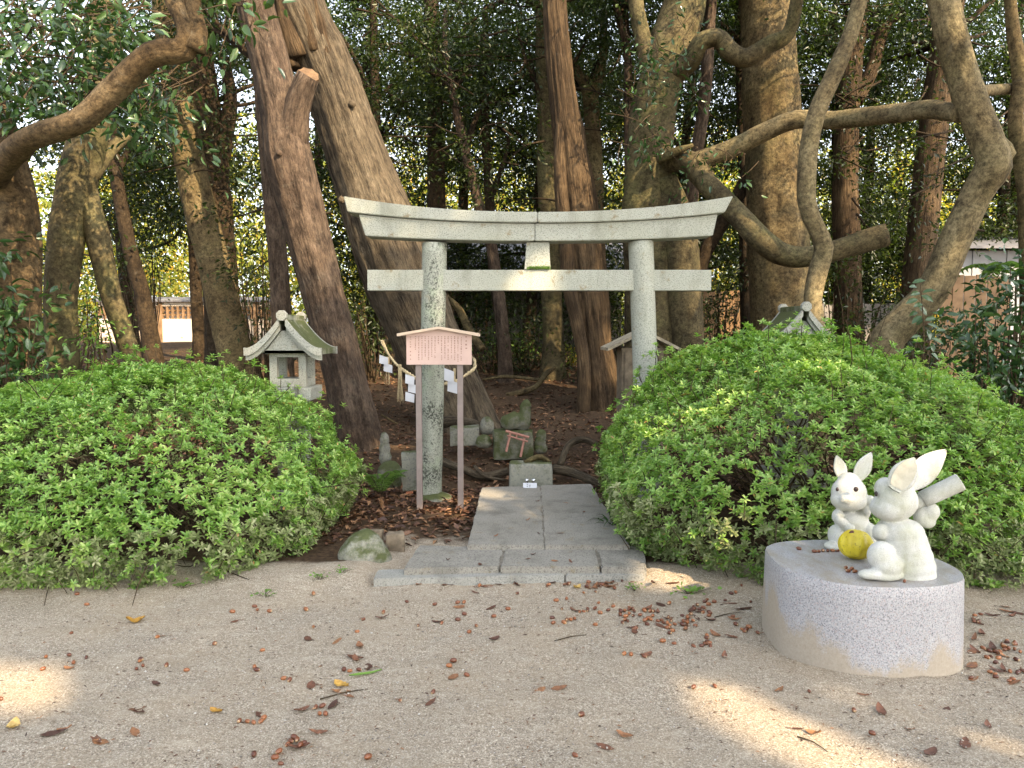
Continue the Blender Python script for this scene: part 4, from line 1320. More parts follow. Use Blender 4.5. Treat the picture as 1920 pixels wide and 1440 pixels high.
def fallen(px, py, me=None, label='dry brown leaf lying on the gravel', group='dry leaves scattered over the gravel', s=1.0, rot=None, z=None):
    p = on_z(px, py, 0.0 if z is None else z)
    if group == 'dry leaves scattered over the gravel':
        label, group = 'dry brown leaf on the gravel ' + place_of(px, py), 'dry leaves on the gravel ' + place_of(px, py)
    o = link('fallen_leaf', me or rr.choice(leaf_mes), None, (p.x, p.y, (Hs(p.x, p.y) if z is None else z) + 0.001))
    o.rotation_euler = (rr.uniform(-0.15, 0.15), rr.uniform(-0.15, 0.15), rr.uniform(0, 6.28) if rot is None else rot)
    o.scale = (s, s, s)
    return set_props(o, label, 'leaf', group)
for i in range(26): fallen(rr.uniform(700, 1190), rr.uniform(1089, 1102))
for i in range(16): fallen(rr.gauss(1130, 40), rr.gauss(1096, 6))
for i in range(20): fallen(rr.uniform(560, 1430), 1100 + 330 * rr.random() ** 1.8)
for i in range(15): fallen(rr.uniform(20, 700), rr.uniform(1120, 1430))
for i in range(22): fallen(rr.gauss(1300, 70), rr.gauss(1165, 25))
for i in range(20): fallen(rr.uniform(1820, 1915), rr.uniform(1130, 1290))
for i in range(7): fallen(rr.uniform(1450, 1915), rr.uniform(1295, 1430), s=0.75)
for px, py in ((675, 1215), (665, 1235), (690, 1250), (648, 1300), (640, 1295), (560, 1400), (180, 1385), (1652, 1338), (1810, 1395), (1745, 1412), (1525, 1377), (1358, 1230), (100, 1380)):
    fallen(px, py, s=1.15)
fallen(253, 1163, yl[0], 'crumpled ochre yellow leaf on the gravel before the left azalea', None, 1.0)
fallen(405, 1333, yl[1], 'small ochre leaf lying on the bare gravel left of centre', None, 0.6)
fallen(25, 1362, yl[0], 'curled orange leaf on the gravel at the left edge of the photo', None, 0.75)
fallen(640, 1285, yl[1], 'lobed yellow leaf beside the green blade on the gravel', None, 0.8)
fallen(1082, 1103, yl[0], 'bright yellow leaf among brown ones below the kerb', None, 0.7)
V, F = leaf_shape(77, 0.15, 0.020, 0.010)
gb = np_mesh('fallen_grass', V, F, MAT['weed'], True)
o = fallen(685, 1264, gb, 'single green blade lying on the gravel before the path', None, 1.0, 0.55); o.name = 'fallen_grass'; o['category'] = 'grass'
for i, px_ in enumerate(((1050, 1000), (990, 975), (1008, 940), (1095, 960), (1062, 943), (1010, 1000), (930, 1005))):
    fallen(px_[0], px_[1], None, 'dry leaf lying on the upper path slabs', 'dry leaves on the path slabs', 0.6, None, 0.1295)
for i, px_ in enumerate(((840, 1050), (990, 1048), (1070, 1053), (900, 1058), (1000, 1040), (1040, 1052))):
    fallen(px_[0], px_[1], None, 'dry leaf lying on the lower path slabs', 'dry leaves on the lower path slabs', 0.7, None, 0.099)
# twigs
def twig(px0, py0, px1, py1, label):
    a, b = on_z(px0, py0), on_z(px1, py1)
    a.z, b.z = Hs(a.x, a.y) + 0.003, Hs(b.x, b.y) + 0.003
    mid = a.lerp(b, 0.5) + Vector((0.006, 0.01, 0.003))
    V, F, B = tube([a, mid, b], [0.0028, 0.0024, 0.0015], 6, 0.03, 0.1)
    solo('twig', V, F, MAT['twig'], tuple(a), label, 'twig', 'twigs on the gravel', attrs={'bk': B})
twig(1495, 1383, 1552, 1412, 'thin straight twig in the sunny patch right of centre')
twig(1340, 1158, 1395, 1150, 'grey twig among the acorns left of the granite block')
twig(600, 1310, 690, 1290, 'bent twig below the green blade on the gravel')
twig(1040, 1200, 1100, 1190, 'short twig on the gravel before the path')

# ------------------------------------------------------------------ trees
def to_path(pts):
    return [np.array(at(px, py, Y)) for px, py, Y, w in pts], [M(w, Y) / 2 for px, py, Y, w in pts]

def trunk_path(pts, rise=3.0, taper=0.7, sink=0.15):
    """pts bottom -> top in picture pixels; carried down to the ground and up past the frame"""
    P, W = to_path(pts)
    b = P[0]; g = H(b[0], b[1])
    if b[2] > g + 0.1:
        dirn = P[0] - P[1]; dirn = dirn / abs(dirn[2]) * 1.0
        k = b[2] - g + sink
        low = np.array([b[0] + dirn[0] * k * 0.4, b[1] + dirn[1] * k * 0.4, g - sink])
        P = [low] + P; W = [W[0] * 1.06] + W
    else:
        P[0][2] = g - sink
    if rise > 0:
        d = P[-1] - P[-2]; d = d / np.linalg.norm(d)
        P.append(P[-1] + d * rise * 0.5 + np.array([0, 0, 0.1])); W.append(W[-1] * (1 + taper) / 2)
        P.append(P[-1] + d * rise * 0.5 + np.array([0.1, 0.1, 0.2])); W.append(W[-1] * taper)
    return P, W

def limb_path(pts):
    return to_path(pts)

# openings in the leaf canopy where the photograph shows sun reaching the ground, the trunks and the far wall
GAPS = [(on_z(x, y), 0.20) for x, y in ((10, 1280), (55, 1288), (1395, 1340), (1440, 1362), (1490, 1388), (1540, 1415), (1590, 1436), (835, 965), (880, 945), (1005, 985), (1120, 970), (1230, 1090))]
GAPS += [(at(x, y, Y), 0.22) for x, y, Y in ((1484, 150, 10.7), (1480, 250, 10.7), (1462, 430, 10.7), (1440, 560, 10.7), (350, 250, 11.7), (342, 200, 11.7), (372, 345, 11.7), (1790, 60, 7.35), (1800, 140, 7.35), (1822, 230, 7.35), (1765, 490, 7.6),
         (255, 130, 5.05), (150, 215, 5.2), (565, 60, 8.85), (605, 150, 8.85), (1085, 340, 10.1), (1052, 100, 10.2), (1010, 525, 6.65), (1525, 560, 7.5), (1290, 60, 10.1), (1600, 330, 12.8))]
GAPS += [(at(x, y, 24.0), 0.5) for x, y in ((320, 625), (350, 610), (385, 625), (395, 600), (300, 600))]
def degap(V, F, nv=4):
    Cc = V.reshape(-1, nv, 3).mean(1)
    keep = np.ones(len(Cc), bool)
    d = np.array(sun_dir)
    for p, r in GAPS:
        w = Cc - np.array(p)
        t = w @ d
        q = np.linalg.norm(w - t[:, None] * d, axis=1)
        keep &= ~((q < r) & (t > 0.15))
    nf = len(F) // len(Cc)
    Vn = V.reshape(-1, nv, 3)[keep].reshape(-1, 3)
    tf = F[:nf]
    Fn = ((np.arange(keep.sum()) * nv)[:, None, None] + tf[None]).reshape(-1, 3)
    return Vn, Fn

def tree(name, label, bark_m, pts, seg=22, rise=3.0, limbs=(), stubs=(), crown=None, flute=0.05, lump=0.06, rough=0.03, flare=0.45, seed=0, group=None, leafm='oak', step=0.09, cat='tree', flare_len=0.3, ridge=0.0):
    P, W = trunk_path(pts, rise)
    base = P[0] + np.array([0, 0, 0.15])
    root = empty(name, tuple(base), label, cat, group)
    V, F, B = tube(P, W, seg, step, rough, flute, lump, seed, flare, flare_len=flare_len, ridge=ridge)
    part('trunk', V, F, MAT[bark_m], root, True, {'bk': B})
    for i, l in enumerate(limbs):
        lp, lw = limb_path(l)
        V, F, B = tube(lp, lw, 16, 0.06, rough * 1.3, flute * 0.6, lump * 1.2, seed + 11 + i)
        part('limb', V, F, MAT[bark_m], root, True, {'bk': B})
    tips = []
    if crown is not None:
        ts, cs = [], []
        for c in crown:
            (cx, cy, cz), (rx, ry, rz), ncl, per, L, Wd = c
            if per == 55 and L < 0.09: ncl = int(ncl * 1.6)
            u = unit(ncl); rr_ = rng.random(ncl) ** 0.45
            C = np.array([cx, cy, cz]) + u * rr_[:, None] * np.array([rx, ry, rz])
            sg_ = 0.30 if per < 100 else 0.36
            cs.append(spray(C, per, L, Wd, sig=(sg_, sg_, sg_ * 0.28)))
            top = P[-1] if rise > 0 else P[-1]
            start = P[-2]
            for k in range(min(12, max(4, ncl // 14))):
                e = C[rng.integers(ncl)]
                t = rng.random()
                A_ = np.array(P); kk = int(np.argmin(np.abs(A_[:, 2] - (e[2] - 0.7)))); s = A_[kk]
                mid = s * 0.45 + e * 0.55 + rng.normal(size=3) * 0.15 + np.array([0, 0, 0.15])
                ts.append(tube([s, mid, e], [0.05, 0.03, 0.008], 6, 0.25, 0.05, seed=k, cap=False))
        V, F = degap(*join_leaves(cs))
        part('crown', V, F, MAT[leafm], root)['kind'] = 'stuff'
        V, F, B = tubes_merge(ts)
        part('branches', V, F, MAT['bark_dark'], root, True, {'bk': B})['kind'] = 'stuff'
    return root

def cut_end(root, c, d, r, label=None):
    """disc of bare wood on a sawn limb"""
    d = Vector(d).normalized(); u = d.orthogonal().normalized(); v = d.cross(u)
    n = 16
    V = [Vector(c) + d * 0.006 + (u * math.cos(k * 2 * math.pi / n) + v * math.sin(k * 2 * math.pi / n)) * r * (1 + 0.08 * math.sin(3 * k)) for k in range(n)] + [Vector(c) + d * 0.012]
    V += [Vector(c) - d * 0.02 + (u * math.cos(k * 2 * math.pi / n) + v * math.sin(k * 2 * math.pi / n)) * r * (1 + 0.08 * math.sin(3 * k)) for k in range(n)]
    F = [[k, (k + 1) % n, n] for k in range(n)] + [[k, n + 1 + k, n + 1 + (k + 1) % n, (k + 1) % n] for k in range(n)]
    part('sawn_end', V, F, MAT['cutwood'], root)

def knot(root, c, r, bark_m):
    bme_ = blob_mesh('knot', [((0, 0, 0), (r, r * 0.6, r), None)], r * 0.25, MAT[bark_m], 2, r * 0.15, 8 / r * 0.3)
    o = link('knot', bme_, root, Vector(c) - root_loc(root))

def CR(x, y, z, rx, ry, rz, n, per=55, L=0.085, W=0.034):
    return ((x, y, z), (rx, ry, rz), n, per, L, W)

# 1 left grey-olive tree with a side stem
t1 = tree('evergreen_oak', 'smooth olive grey tree at far left rising behind the azalea bush', 'bark_smooth',
     [(118, 700, 7.6, 58), (115, 560, 7.6, 57), (125, 430, 7.6, 62), (150, 320, 7.6, 70), (178, 200, 7.6, 62), (196, 60, 7.7, 56), (200, 0, 7.7, 54)], seed=1,
     limbs=[[(150, 300, 7.62, 40), (165, 380, 7.64, 42), (185, 450, 7.7, 42), (205, 540, 7.75, 38), (235, 630, 7.8, 34), (262, 720, 7.85, 33), (275, 800, 7.9, 34)],
            [(170, 330, 7.6, 30), (215, 275, 7.9, 22), (268, 235, 8.1, 18)]],
     crown=[CR(-4.6, 8.6, 6.8, 1.9, 1.6, 1.3, 110)], flute=0.02, lump=0.07, rough=0.012)
# 2 big dark trunk at the left edge that carries the long crooked limb
t2 = tree('evergreen_oak', 'dark trunk at left edge with long sawn crooked limb reaching right', 'bark_limb',
     [(18, 700, 6.9, 95), (22, 520, 6.9, 90), (20, 380, 6.8, 88), (-10, 250, 6.7, 80), (-60, 120, 6.7, 70)], seed=2, rise=3.0,
     limbs=[[(-20, 330, 6.6, 59), (20, 290, 6.0, 47), (60, 258, 5.6, 44), (150, 226, 5.4, 42), (215, 165, 5.3, 44), (285, 103, 5.2, 45), (345, 93, 5.2, 45), (352, 50, 5.2, 42), (330, 5, 5.2, 40), (322, -60, 5.2, 37)],
            [(365, 95, 5.2, 39), (372, 60, 5.2, 34), (362, 15, 5.2, 29), (365, -40, 5.2, 25)]], flute=0.03, lump=0.12, rough=0.03)
# large glossy leaves hanging round that limb
def big_leaf_sprays(root, spots, per, L, W, mat, sig=0.16):
    cs = []
    for px, py, Y in spots:
        cs.append(np.array(at(px, py, Y)))
    V, F = spray(np.array(cs), per, L, W, sig=(sig, sig, sig * 0.7), up=0.45, tmpl=LEAF_O)
    V, F = degap(V, F, 7)
    part('crown', V, F, MAT[mat], root)['kind'] = 'stuff'
    ts = []
    for c in cs:
        for k in range(3):
            e = c + rng.normal(size=3) * 0.12
            s = c + np.array([rng.normal() * 0.2, 0.25, 0.15 + 0.2 * rng.random()])
            ts.append(tube([s, (s + e) / 2 + rng.normal(size=3) * 0.03, e], [0.006, 0.005, 0.003], 5, 0.08, cap=False))
    V, F, B = tubes_merge(ts)
    part('twigs', V, F, MAT['twig'], root, True, {'bk': B})['kind'] = 'stuff'
sp = [(rr.uniform(-20, 260), rr.uniform(-10, 235), rr.uniform(5.5, 6.6)) for i in range(62)]
sp = [s for s in sp if not (s[0] > 60 and abs(s[1] - (240 - (s[0] - 60) * 0.55)) < 38 and s[2] < 5.6)]
sp += [(rr.uniform(200, 330), rr.uniform(130, 240), rr.uniform(5.8, 6.6)) for i in range(12)] + [(rr.uniform(380, 425), rr.uniform(0, 60), 5.3) for i in range(4)]
big_leaf_sprays(t2, sp, 26, 0.105, 0.044, 'camellia')

# 3 leaning trunk further back left
tree('evergreen_oak', 'leaning brown trunk left of the stone lantern with sunlit spots', 'bark_tan',
     [(448, 690, 12, 66), (425, 600, 12, 62), (400, 490, 12, 58), (370, 370, 12, 56), (345, 240, 12, 55), (325, 110, 12, 54), (312, 0, 12, 52)], seed=3, flute=0.02,
     crown=[CR(-5.0, 12.6, 7.6, 2.2, 1.8, 1.6, 110)])
tree('slender_tree', 'thin dark trunk between the left olive grey tree and the leaning brown one', 'bark_dark',
     [(292, 700, 10.5, 36), (268, 560, 10.5, 28), (240, 450, 10.5, 25), (218, 330, 10.5, 23), (208, 200, 10.5, 20)], seed=4, rise=2.5, crown=[CR(-5.6, 11.4, 5.0, 1.0, 0.9, 1.0, 40)])
tree('evergreen_oak', 'dark forked trunk close behind the leaning brown trunk on the left', 'bark_dark',
     [(420, 640, 13, 66), (412, 480, 13, 62), (398, 330, 13, 62), (385, 200, 13, 52), (368, 80, 13, 46), (360, 0, 13, 44)], seed=5,
     limbs=[[(410, 330, 13, 34), (425, 240, 13, 30), (432, 180, 13, 24), (420, 110, 13, 20)]], crown=[CR(-4.4, 13.8, 7.2, 1.8, 1.6, 1.6, 90)])
# 4 reddish trunk beside the lantern, forked, with a sawn stub
t4 = tree('leaning_tree', 'reddish brown leaning trunk right of the stone lantern with sawn fork stub', 'bark_red',
     [(674, 885, 8.35, 84), (664, 790, 8.35, 80), (640, 680, 8.35, 75), (608, 560, 8.4, 76), (575, 430, 8.4, 80), (545, 310, 8.4, 86), (528, 210, 8.45, 75), (505, 110, 8.5, 69), (478, 0, 8.5, 67)], seed=6,
     seg=72, step=0.045, ridge=0.03, rise=3.0, limbs=[[(545, 330, 8.42, 55), (548, 265, 8.37, 60), (556, 205, 8.32, 51), (568, 165, 8.27, 46), (578, 142, 8.24, 42)]], flute=0.045, lump=0.05, rough=0.02, flare=0.5, crown=[CR(-3.6, 9.6, 6.9, 1.6, 1.2, 1.2, 80)])
e_ = at(578, 141, 8.235); cut_end(t4, e_, (0.35, -0.75, 0.6), M(38, 8.24) / 2)
knot(t4, at(523, 287, 8.13), 0.035, 'bark_red')
tree('slender_tree', 'thin greyish trunk just left of the reddish leaning trunk', 'bark_red',
     [(530, 640, 10.5, 38), (522, 500, 10.5, 36), (512, 380, 10.5, 34), (500, 260, 10.5, 32), (488, 120, 10.5, 28)], seed=7, rise=1.5, crown=[CR(-3.9, 11.4, 6.2, 1.2, 1.0, 1.0, 50)])
# 5 great leaning grey trunk with straw rope and splintered top
t5 = tree('leaning_tree', 'thick grey leaning trunk with splintered top, straw rope tied round its foot', 'bark_grey',
     [(862, 815, 9.4, 134), (842, 740, 9.4, 125), (800, 640, 9.4, 125), (752, 520, 9.35, 132), (715, 420, 9.3, 123), (680, 320, 9.3, 109), (642, 210, 9.3, 101), (605, 110, 9.25, 100), (570, 30, 9.2, 94), (548, -30, 9.2, 75)], seed=8,
     seg=84, step=0.045, ridge=0.035, rise=0.0, flute=0.06, lump=0.05, rough=0.02, flare=0.35)
def splinters():
    ts = []
    for px, py, px2, py2, w in ((505, 12, 545, 130, 40), (520, -10, 560, 110, 46), (560, -30, 590, 100, 40), (590, 0, 612, 110, 34), (490, 30, 530, 140, 14)):
        a, b = at(px, py, 9.0), at(px2, py2, 9.05)
        r = M(w, 9) / 2
        ts.append(tube([b, a.lerp(b, 0.5), a], [r, r * 0.8, r * 0.25], 9, 0.08, 0.06, 0.15, 0.1, seed=px))
    V, F, B = tubes_merge(ts)
    part('splintered_top', V, F, MAT['bark_cypress'], t5, True, {'bk': B})
splinters()
for px, py in ((660, 195), (672, 300), (640, 375)):
    knot(t5, at(px, py, 9.3 - M(118, 9.3) / 2 + 0.07), 0.045, 'bark_grey')
# 6 thin dark trunks behind
tree('slender_tree', 'straight dark stem right of the splintered leaning trunk', 'bark_dark', [(722, 640, 14, 22), (712, 380, 14, 20), (704, 190, 14, 17), (700, 0, 14, 15)], seed=9, crown=[CR(-2.6, 14.6, 7.6, 1.8, 1.6, 1.8, 110)])
tree('evergreen_oak', 'dark straight trunk directly behind the left torii pillar', 'bark_dark', [(822, 690, 14, 40), (820, 500, 14, 36), (818, 330, 14, 34), (815, 150, 14, 30), (808, 0, 14, 27)], seed=10, crown=[CR(-1.3, 14.8, 7.4, 2.0, 1.6, 1.8, 120)])
tree('slender_tree', 'thin crooked stem leaning right between left pillar and the strut', 'bark_red', [(945, 640, 12.5, 24), (925, 480, 12.5, 20), (900, 390, 12.5, 19), (872, 280, 12.5, 18), (848, 170, 12.5, 14)], seed=11, rise=1.0, crown=[CR(-1.2, 13.2, 5.6, 1.1, 0.9, 0.9, 50)])
tree('slender_tree', 'dark brown stem under the tie beam just left of the strut', 'bark_dark', [(945, 700, 13.5, 25), (938, 600, 13.5, 22), (925, 500, 13.5, 20), (918, 380, 13.5, 18)], seed=12, rise=3.0, crown=[CR(-0.4, 14.2, 6.4, 1.3, 1.0, 1.3, 70)])
# 8 cypress with stripped bark
t8 = tree('cypress_tree', 'reddish cypress trunk with peeling bark strips behind the tie beam, right of the strut', 'bark_cypress',
     [(1122, 735, 10.4, 78), (1112, 640, 10.4, 62), (1104, 560, 10.4, 66), (1094, 470, 10.4, 72), (1080, 360, 10.4, 72), (1066, 260, 10.4, 58), (1052, 150, 10.4, 48), (1042, 40, 10.4, 42), (1040, 0, 10.4, 41)], seed=13, seg=64, step=0.06, ridge=0.04,
     limbs=[[(1056, 180, 10.35, 14), (1050, 270, 10.25, 20), (1052, 360, 10.18, 24), (1062, 450, 10.15, 26), (1066, 530, 10.15, 26), (1082, 610, 10.15, 24), (1095, 690, 10.15, 24), (1092, 790, 10.1, 28)]], flute=0.16, lump=0.03, flare=0.5,
     crown=[CR(0.9, 11.2, 7.4, 1.6, 1.4, 1.3, 90)])
tree('evergreen_oak', 'olive brown straight trunk seen below the strut of the torii', 'bark_smooth', [(1038, 705, 12.8, 46), (1036, 600, 12.8, 38), (1030, 480, 12.8, 36), (1026, 350, 12.8, 34), (1022, 200, 12.8, 30)], seed=14, rise=3.0, flute=0.03, crown=[CR(0.6, 13.4, 7.2, 1.6, 1.4, 1.6, 90)])
tree('slender_tree', 'mottled pale trunk forking above the right half of the lintel', 'bark_tan', [(1122, 620, 13.5, 36), (1118, 480, 13.5, 34), (1115, 360, 13.5, 32), (1112, 250, 13.5, 30), (1104, 170, 13.5, 28), (1085, 140, 13.5, 18)], seed=15, rise=0.8,
     limbs=[[(1106, 190, 13.5, 24), (1120, 150, 13.5, 20), (1130, 100, 13.5, 16), (1132, 20, 13.5, 14)]], crown=[CR(1.3, 14.2, 6.4, 1.3, 1.1, 1.2, 60)])
# 11 big double trunk behind the right pillar
t11 = tree('evergreen_oak', 'stout olive brown double trunk behind the right torii pillar', 'bark_smooth',
     [(1225, 690, 10.4, 93), (1218, 560, 10.4, 86), (1212, 430, 10.4, 91), (1215, 310, 10.4, 86), (1228, 200, 10.4, 76), (1255, 100, 10.4, 80), (1282, 20, 10.4, 73), (1295, -40, 10.4, 67)], seed=16, seg=32,
     limbs=[[(1240, 340, 10.3, 56), (1270, 420, 10.25, 61), (1280, 520, 10.25, 65), (1285, 640, 10.25, 71), (1290, 780, 10.2, 82)],
            [(1225, 150, 10.35, 37), (1205, 70, 10.3, 32), (1192, 0, 10.3, 28), (1188, -60, 10.3, 26)],
            [(1250, 300, 10.2, 45), (1290, 305, 9.9, 43), (1335, 355, 9.5, 41), (1385, 405, 9.2, 41), (1430, 450, 9.0, 43), (1475, 478, 9.0, 41), (1530, 478, 9.0, 39), (1590, 462, 9.0, 37), (1658, 440, 9.0, 41)],
            [(1262, 140, 10.3, 41), (1295, 115, 10.1, 35), (1312, 80, 10.0, 32), (1345, 70, 10.0, 32), (1372, 98, 10.0, 32), (1400, 108, 10.0, 32), (1440, 85, 10.0, 30), (1480, 60, 10.0, 26), (1498, -20, 10.0, 24)],
            [(1235, 300, 9.95, 20), (1265, 285, 9.8, 17), (1300, 272, 9.7, 7)]],
     flute=0.05, lump=0.10, rough=0.03, ridge=0.02, crown=[CR(2.2, 11.0, 7.2, 1.8, 1.3, 1.2, 110)])
big_leaf_sprays(t11, [(rr.uniform(1185, 1345), rr.uniform(40, 330), rr.uniform(9.3, 9.9)) for i in range(16)] + [(rr.uniform(1300, 1400), rr.uniform(270, 330), 9.5) for i in range(4)], 26, 0.085, 0.036, 'camellia', 0.14)
cut_end(t11, at(1660, 440, 9.0), (1, -0.35, 0.1), M(40, 9) / 2)
# 12 massive pale trunk
t12 = tree('evergreen_oak', 'massive tan trunk with sunlit patches behind the right azalea bush', 'bark_tan',
     [(1468, 640, 11.2, 118), (1462, 500, 11.2, 108), (1455, 350, 11.2, 104), (1448, 200, 11.2, 100), (1440, 80, 11.2, 98), (1436, 0, 11.2, 98)], seed=17, seg=48, flute=0.06, lump=0.06, rough=0.03, ridge=0.025, crown=[CR(4.2, 12.4, 8.2, 2.2, 1.6, 1.6, 110)])
# 13 thin sinuous pale stem
tree('slender_tree', 'thin sinuous pale stem rising from behind the right bush past the second lantern', 'bark_pale',
     [(1528, 640, 7.6, 36), (1524, 560, 7.6, 32), (1535, 505, 7.6, 35), (1545, 465, 7.6, 34), (1530, 425, 7.6, 32), (1513, 380, 7.6, 34), (1515, 290, 7.6, 34), (1532, 210, 7.6, 32), (1562, 140, 7.6, 31), (1592, 70, 7.6, 28), (1612, 0, 7.6, 26)], seed=18, flute=0.05, lump=0.06, rise=2.0,
     crown=[CR(4.0, 8.8, 6.4, 1.0, 0.9, 0.8, 45)])
# 14 bent tree on the right
t14 = tree('bent_tree', 'pale tan trunk on the right with a sharp elbow halfway up', 'bark_pale',
     [(1655, 660, 8.0, 60), (1690, 608, 8.0, 60), (1748, 545, 7.9, 56), (1790, 455, 7.8, 54), (1830, 365, 7.7, 54), (1862, 312, 7.6, 62), (1852, 272, 7.6, 58), (1820, 190, 7.6, 54), (1793, 100, 7.6, 54), (1768, 0, 7.6, 52)], seed=19, seg=30, flute=0.02, lump=0.05,
     limbs=[[(1800, 212, 7.65, 34), (1740, 206, 8.2, 34), (1660, 215, 8.8, 34), (1560, 225, 9.4, 34), (1490, 225, 9.6, 34), (1430, 250, 9.8, 34), (1370, 280, 10.0, 34), (1300, 305, 10.2, 34)],
            [(1815, 175, 7.7, 20), (1850, 170, 8.0, 20), (1905, 166, 8.4, 20), (1960, 160, 8.6, 18)],
            [(1870, 300, 7.58, 40), (1893, 285, 7.55, 22), (1882, 262, 7.55, 10)]], crown=[CR(5.0, 8.8, 6.6, 1.6, 1.2, 1.0, 80)])
tree('evergreen_oak', 'dark reddish trunk right of the massive tan one, behind the sawn limb', 'bark_cypress', [(1592, 640, 13, 52), (1588, 480, 13, 48), (1585, 330, 13, 45), (1590, 200, 13, 43), (1602, 80, 13, 36), (1612, 0, 13, 32)], seed=20, flute=0.04,
     limbs=[[(1605, 190, 13, 26), (1635, 130, 13, 24), (1655, 60, 13, 22), (1690, 20, 13, 16)]], crown=[CR(6.0, 13.6, 7.8, 1.9, 1.6, 1.6, 110)])
tree('evergreen_oak', 'reddish trunk leaning right behind the bent pale tree', 'bark_cypress', [(1712, 640, 12.5, 54), (1722, 500, 12.5, 52), (1738, 360, 12.5, 50), (1752, 220, 12.5, 48), (1772, 80, 12.5, 46), (1785, 0, 12.5, 42)], seed=21, flute=0.06, crown=[CR(7.2, 13.2, 7.2, 1.9, 1.6, 1.6, 110)])
tree('slender_tree', 'thin pale knotty stem at the right edge of the photo', 'bark_tan', [(1925, 420, 8.2, 26), (1915, 300, 8.2, 28), (1905, 230, 8.2, 26), (1912, 150, 8.2, 24), (1900, 60, 8.2, 22), (1895, 0, 8.2, 20)], seed=22, rise=1.5, lump=0.12)
tree('slender_tree', 'thin dark stem hard against the left side of the massive tan trunk', 'bark_dark', [(1402, 630, 12.6, 26), (1398, 480, 12.6, 24), (1396, 330, 12.6, 22), (1390, 150, 12.6, 20)], seed=23, rise=2.5, crown=[CR(3.9, 13.4, 6.8, 1.2, 1.0, 1.2, 60)])
tree('slender_tree', 'slanting dark stem crossing right of the double trunk above the tie beam', 'bark_dark', [(1290, 600, 11.6, 26), (1320, 480, 11.6, 26), (1365, 400, 11.6, 26), (1402, 330, 11.6, 24), (1430, 240, 11.6, 20)], seed=24, rise=1.5, crown=[CR(4.0, 12.4, 6.4, 1.0, 0.8, 0.9, 40)])
tree('slender_tree', 'slim reddish stem rising right of the double trunk toward the curved limb', 'bark_red', [(1262, 660, 11, 28), (1285, 480, 11, 26), (1305, 300, 11, 24), (1322, 180, 11, 22), (1330, 60, 11, 20), (1334, 0, 11, 19)], seed=25, rise=2.0, crown=[CR(3.0, 11.8, 6.8, 1.0, 0.9, 0.9, 40)])
tree('slender_tree', 'thin vertical stem just left of the double trunk', 'bark_red', [(1180, 640, 12, 20), (1180, 400, 12, 18), (1178, 220, 12, 17), (1176, 100, 12, 14), (1160, 30, 12, 12)], seed=26, rise=2.0, crown=[CR(1.9, 12.6, 6.6, 1.0, 0.9, 0.9, 45)])

def boughs(root, n, x0, x1, y0, y1, Y0, Y1, per=90, L=0.085, W=0.036, mat='mid', sig=0.27):
    cs = np.array([np.array(at(rr.uniform(x0, x1), rr.uniform(y0, y1), rr.uniform(Y0, Y1))) for i in range(n)])
    V, F = degap(*spray(cs, per, L, W, sig=(sig, sig, sig * 0.35), up=0.6))
    part('hanging_foliage', V, F, MAT[mat], root)['kind'] = 'stuff'
    ts = []
    for c in cs:
        e = c + rng.normal(size=3) * 0.1
        q = c + np.array([rng.choice((-1, 1)) * rng.uniform(0.3, 0.9), 0.3, rng.uniform(0.0, 0.5)])
        ts.append(tube([q, (q + e) / 2 + rng.normal(size=3) * 0.06, e], [0.018, 0.012, 0.005], 5, 0.12, cap=False))
    V, F, B = tubes_merge(ts)
    part('boughs', V, F, MAT['bark_dark'], root, True, {'bk': B})['kind'] = 'stuff'
TR = {o['label']: o for o in COL.objects if o.parent is None and o.get('category') == 'tree'}
boughs(TR['straight dark stem right of the splintered leaning trunk'], 17, 660, 790, 20, 360, 11.0, 13.0)
boughs(TR['dark straight trunk directly behind the left torii pillar'], 16, 780, 900, 0, 350, 11.0, 13.0)
boughs(TR['dark brown stem under the tie beam just left of the strut'], 17, 880, 1020, 0, 380, 11.0, 12.6)
boughs(TR['mottled pale trunk forking above the right half of the lintel'], 8, 1115, 1185, 60, 380, 11.4, 12.8)
boughs(TR['dark reddish trunk right of the massive tan one, behind the sawn limb'], 20, 1520, 1690, 0, 520, 11.4, 12.6)
boughs(TR['reddish trunk leaning right behind the bent pale tree'], 16, 1660, 1900, 20, 460, 10.6, 12.0)
boughs(TR['dark forked trunk close behind the leaning brown trunk on the left'], 15, 395, 500, 110, 560, 10.8, 12.4)
boughs(TR['thin dark trunk between the left olive grey tree and the leaning brown one'], 9, 180, 320, 230, 480, 9.6, 11.5)
boughs(TR['thin dark stem hard against the left side of the massive tan trunk'], 9, 1310, 1410, 120, 520, 11.6, 12.6)

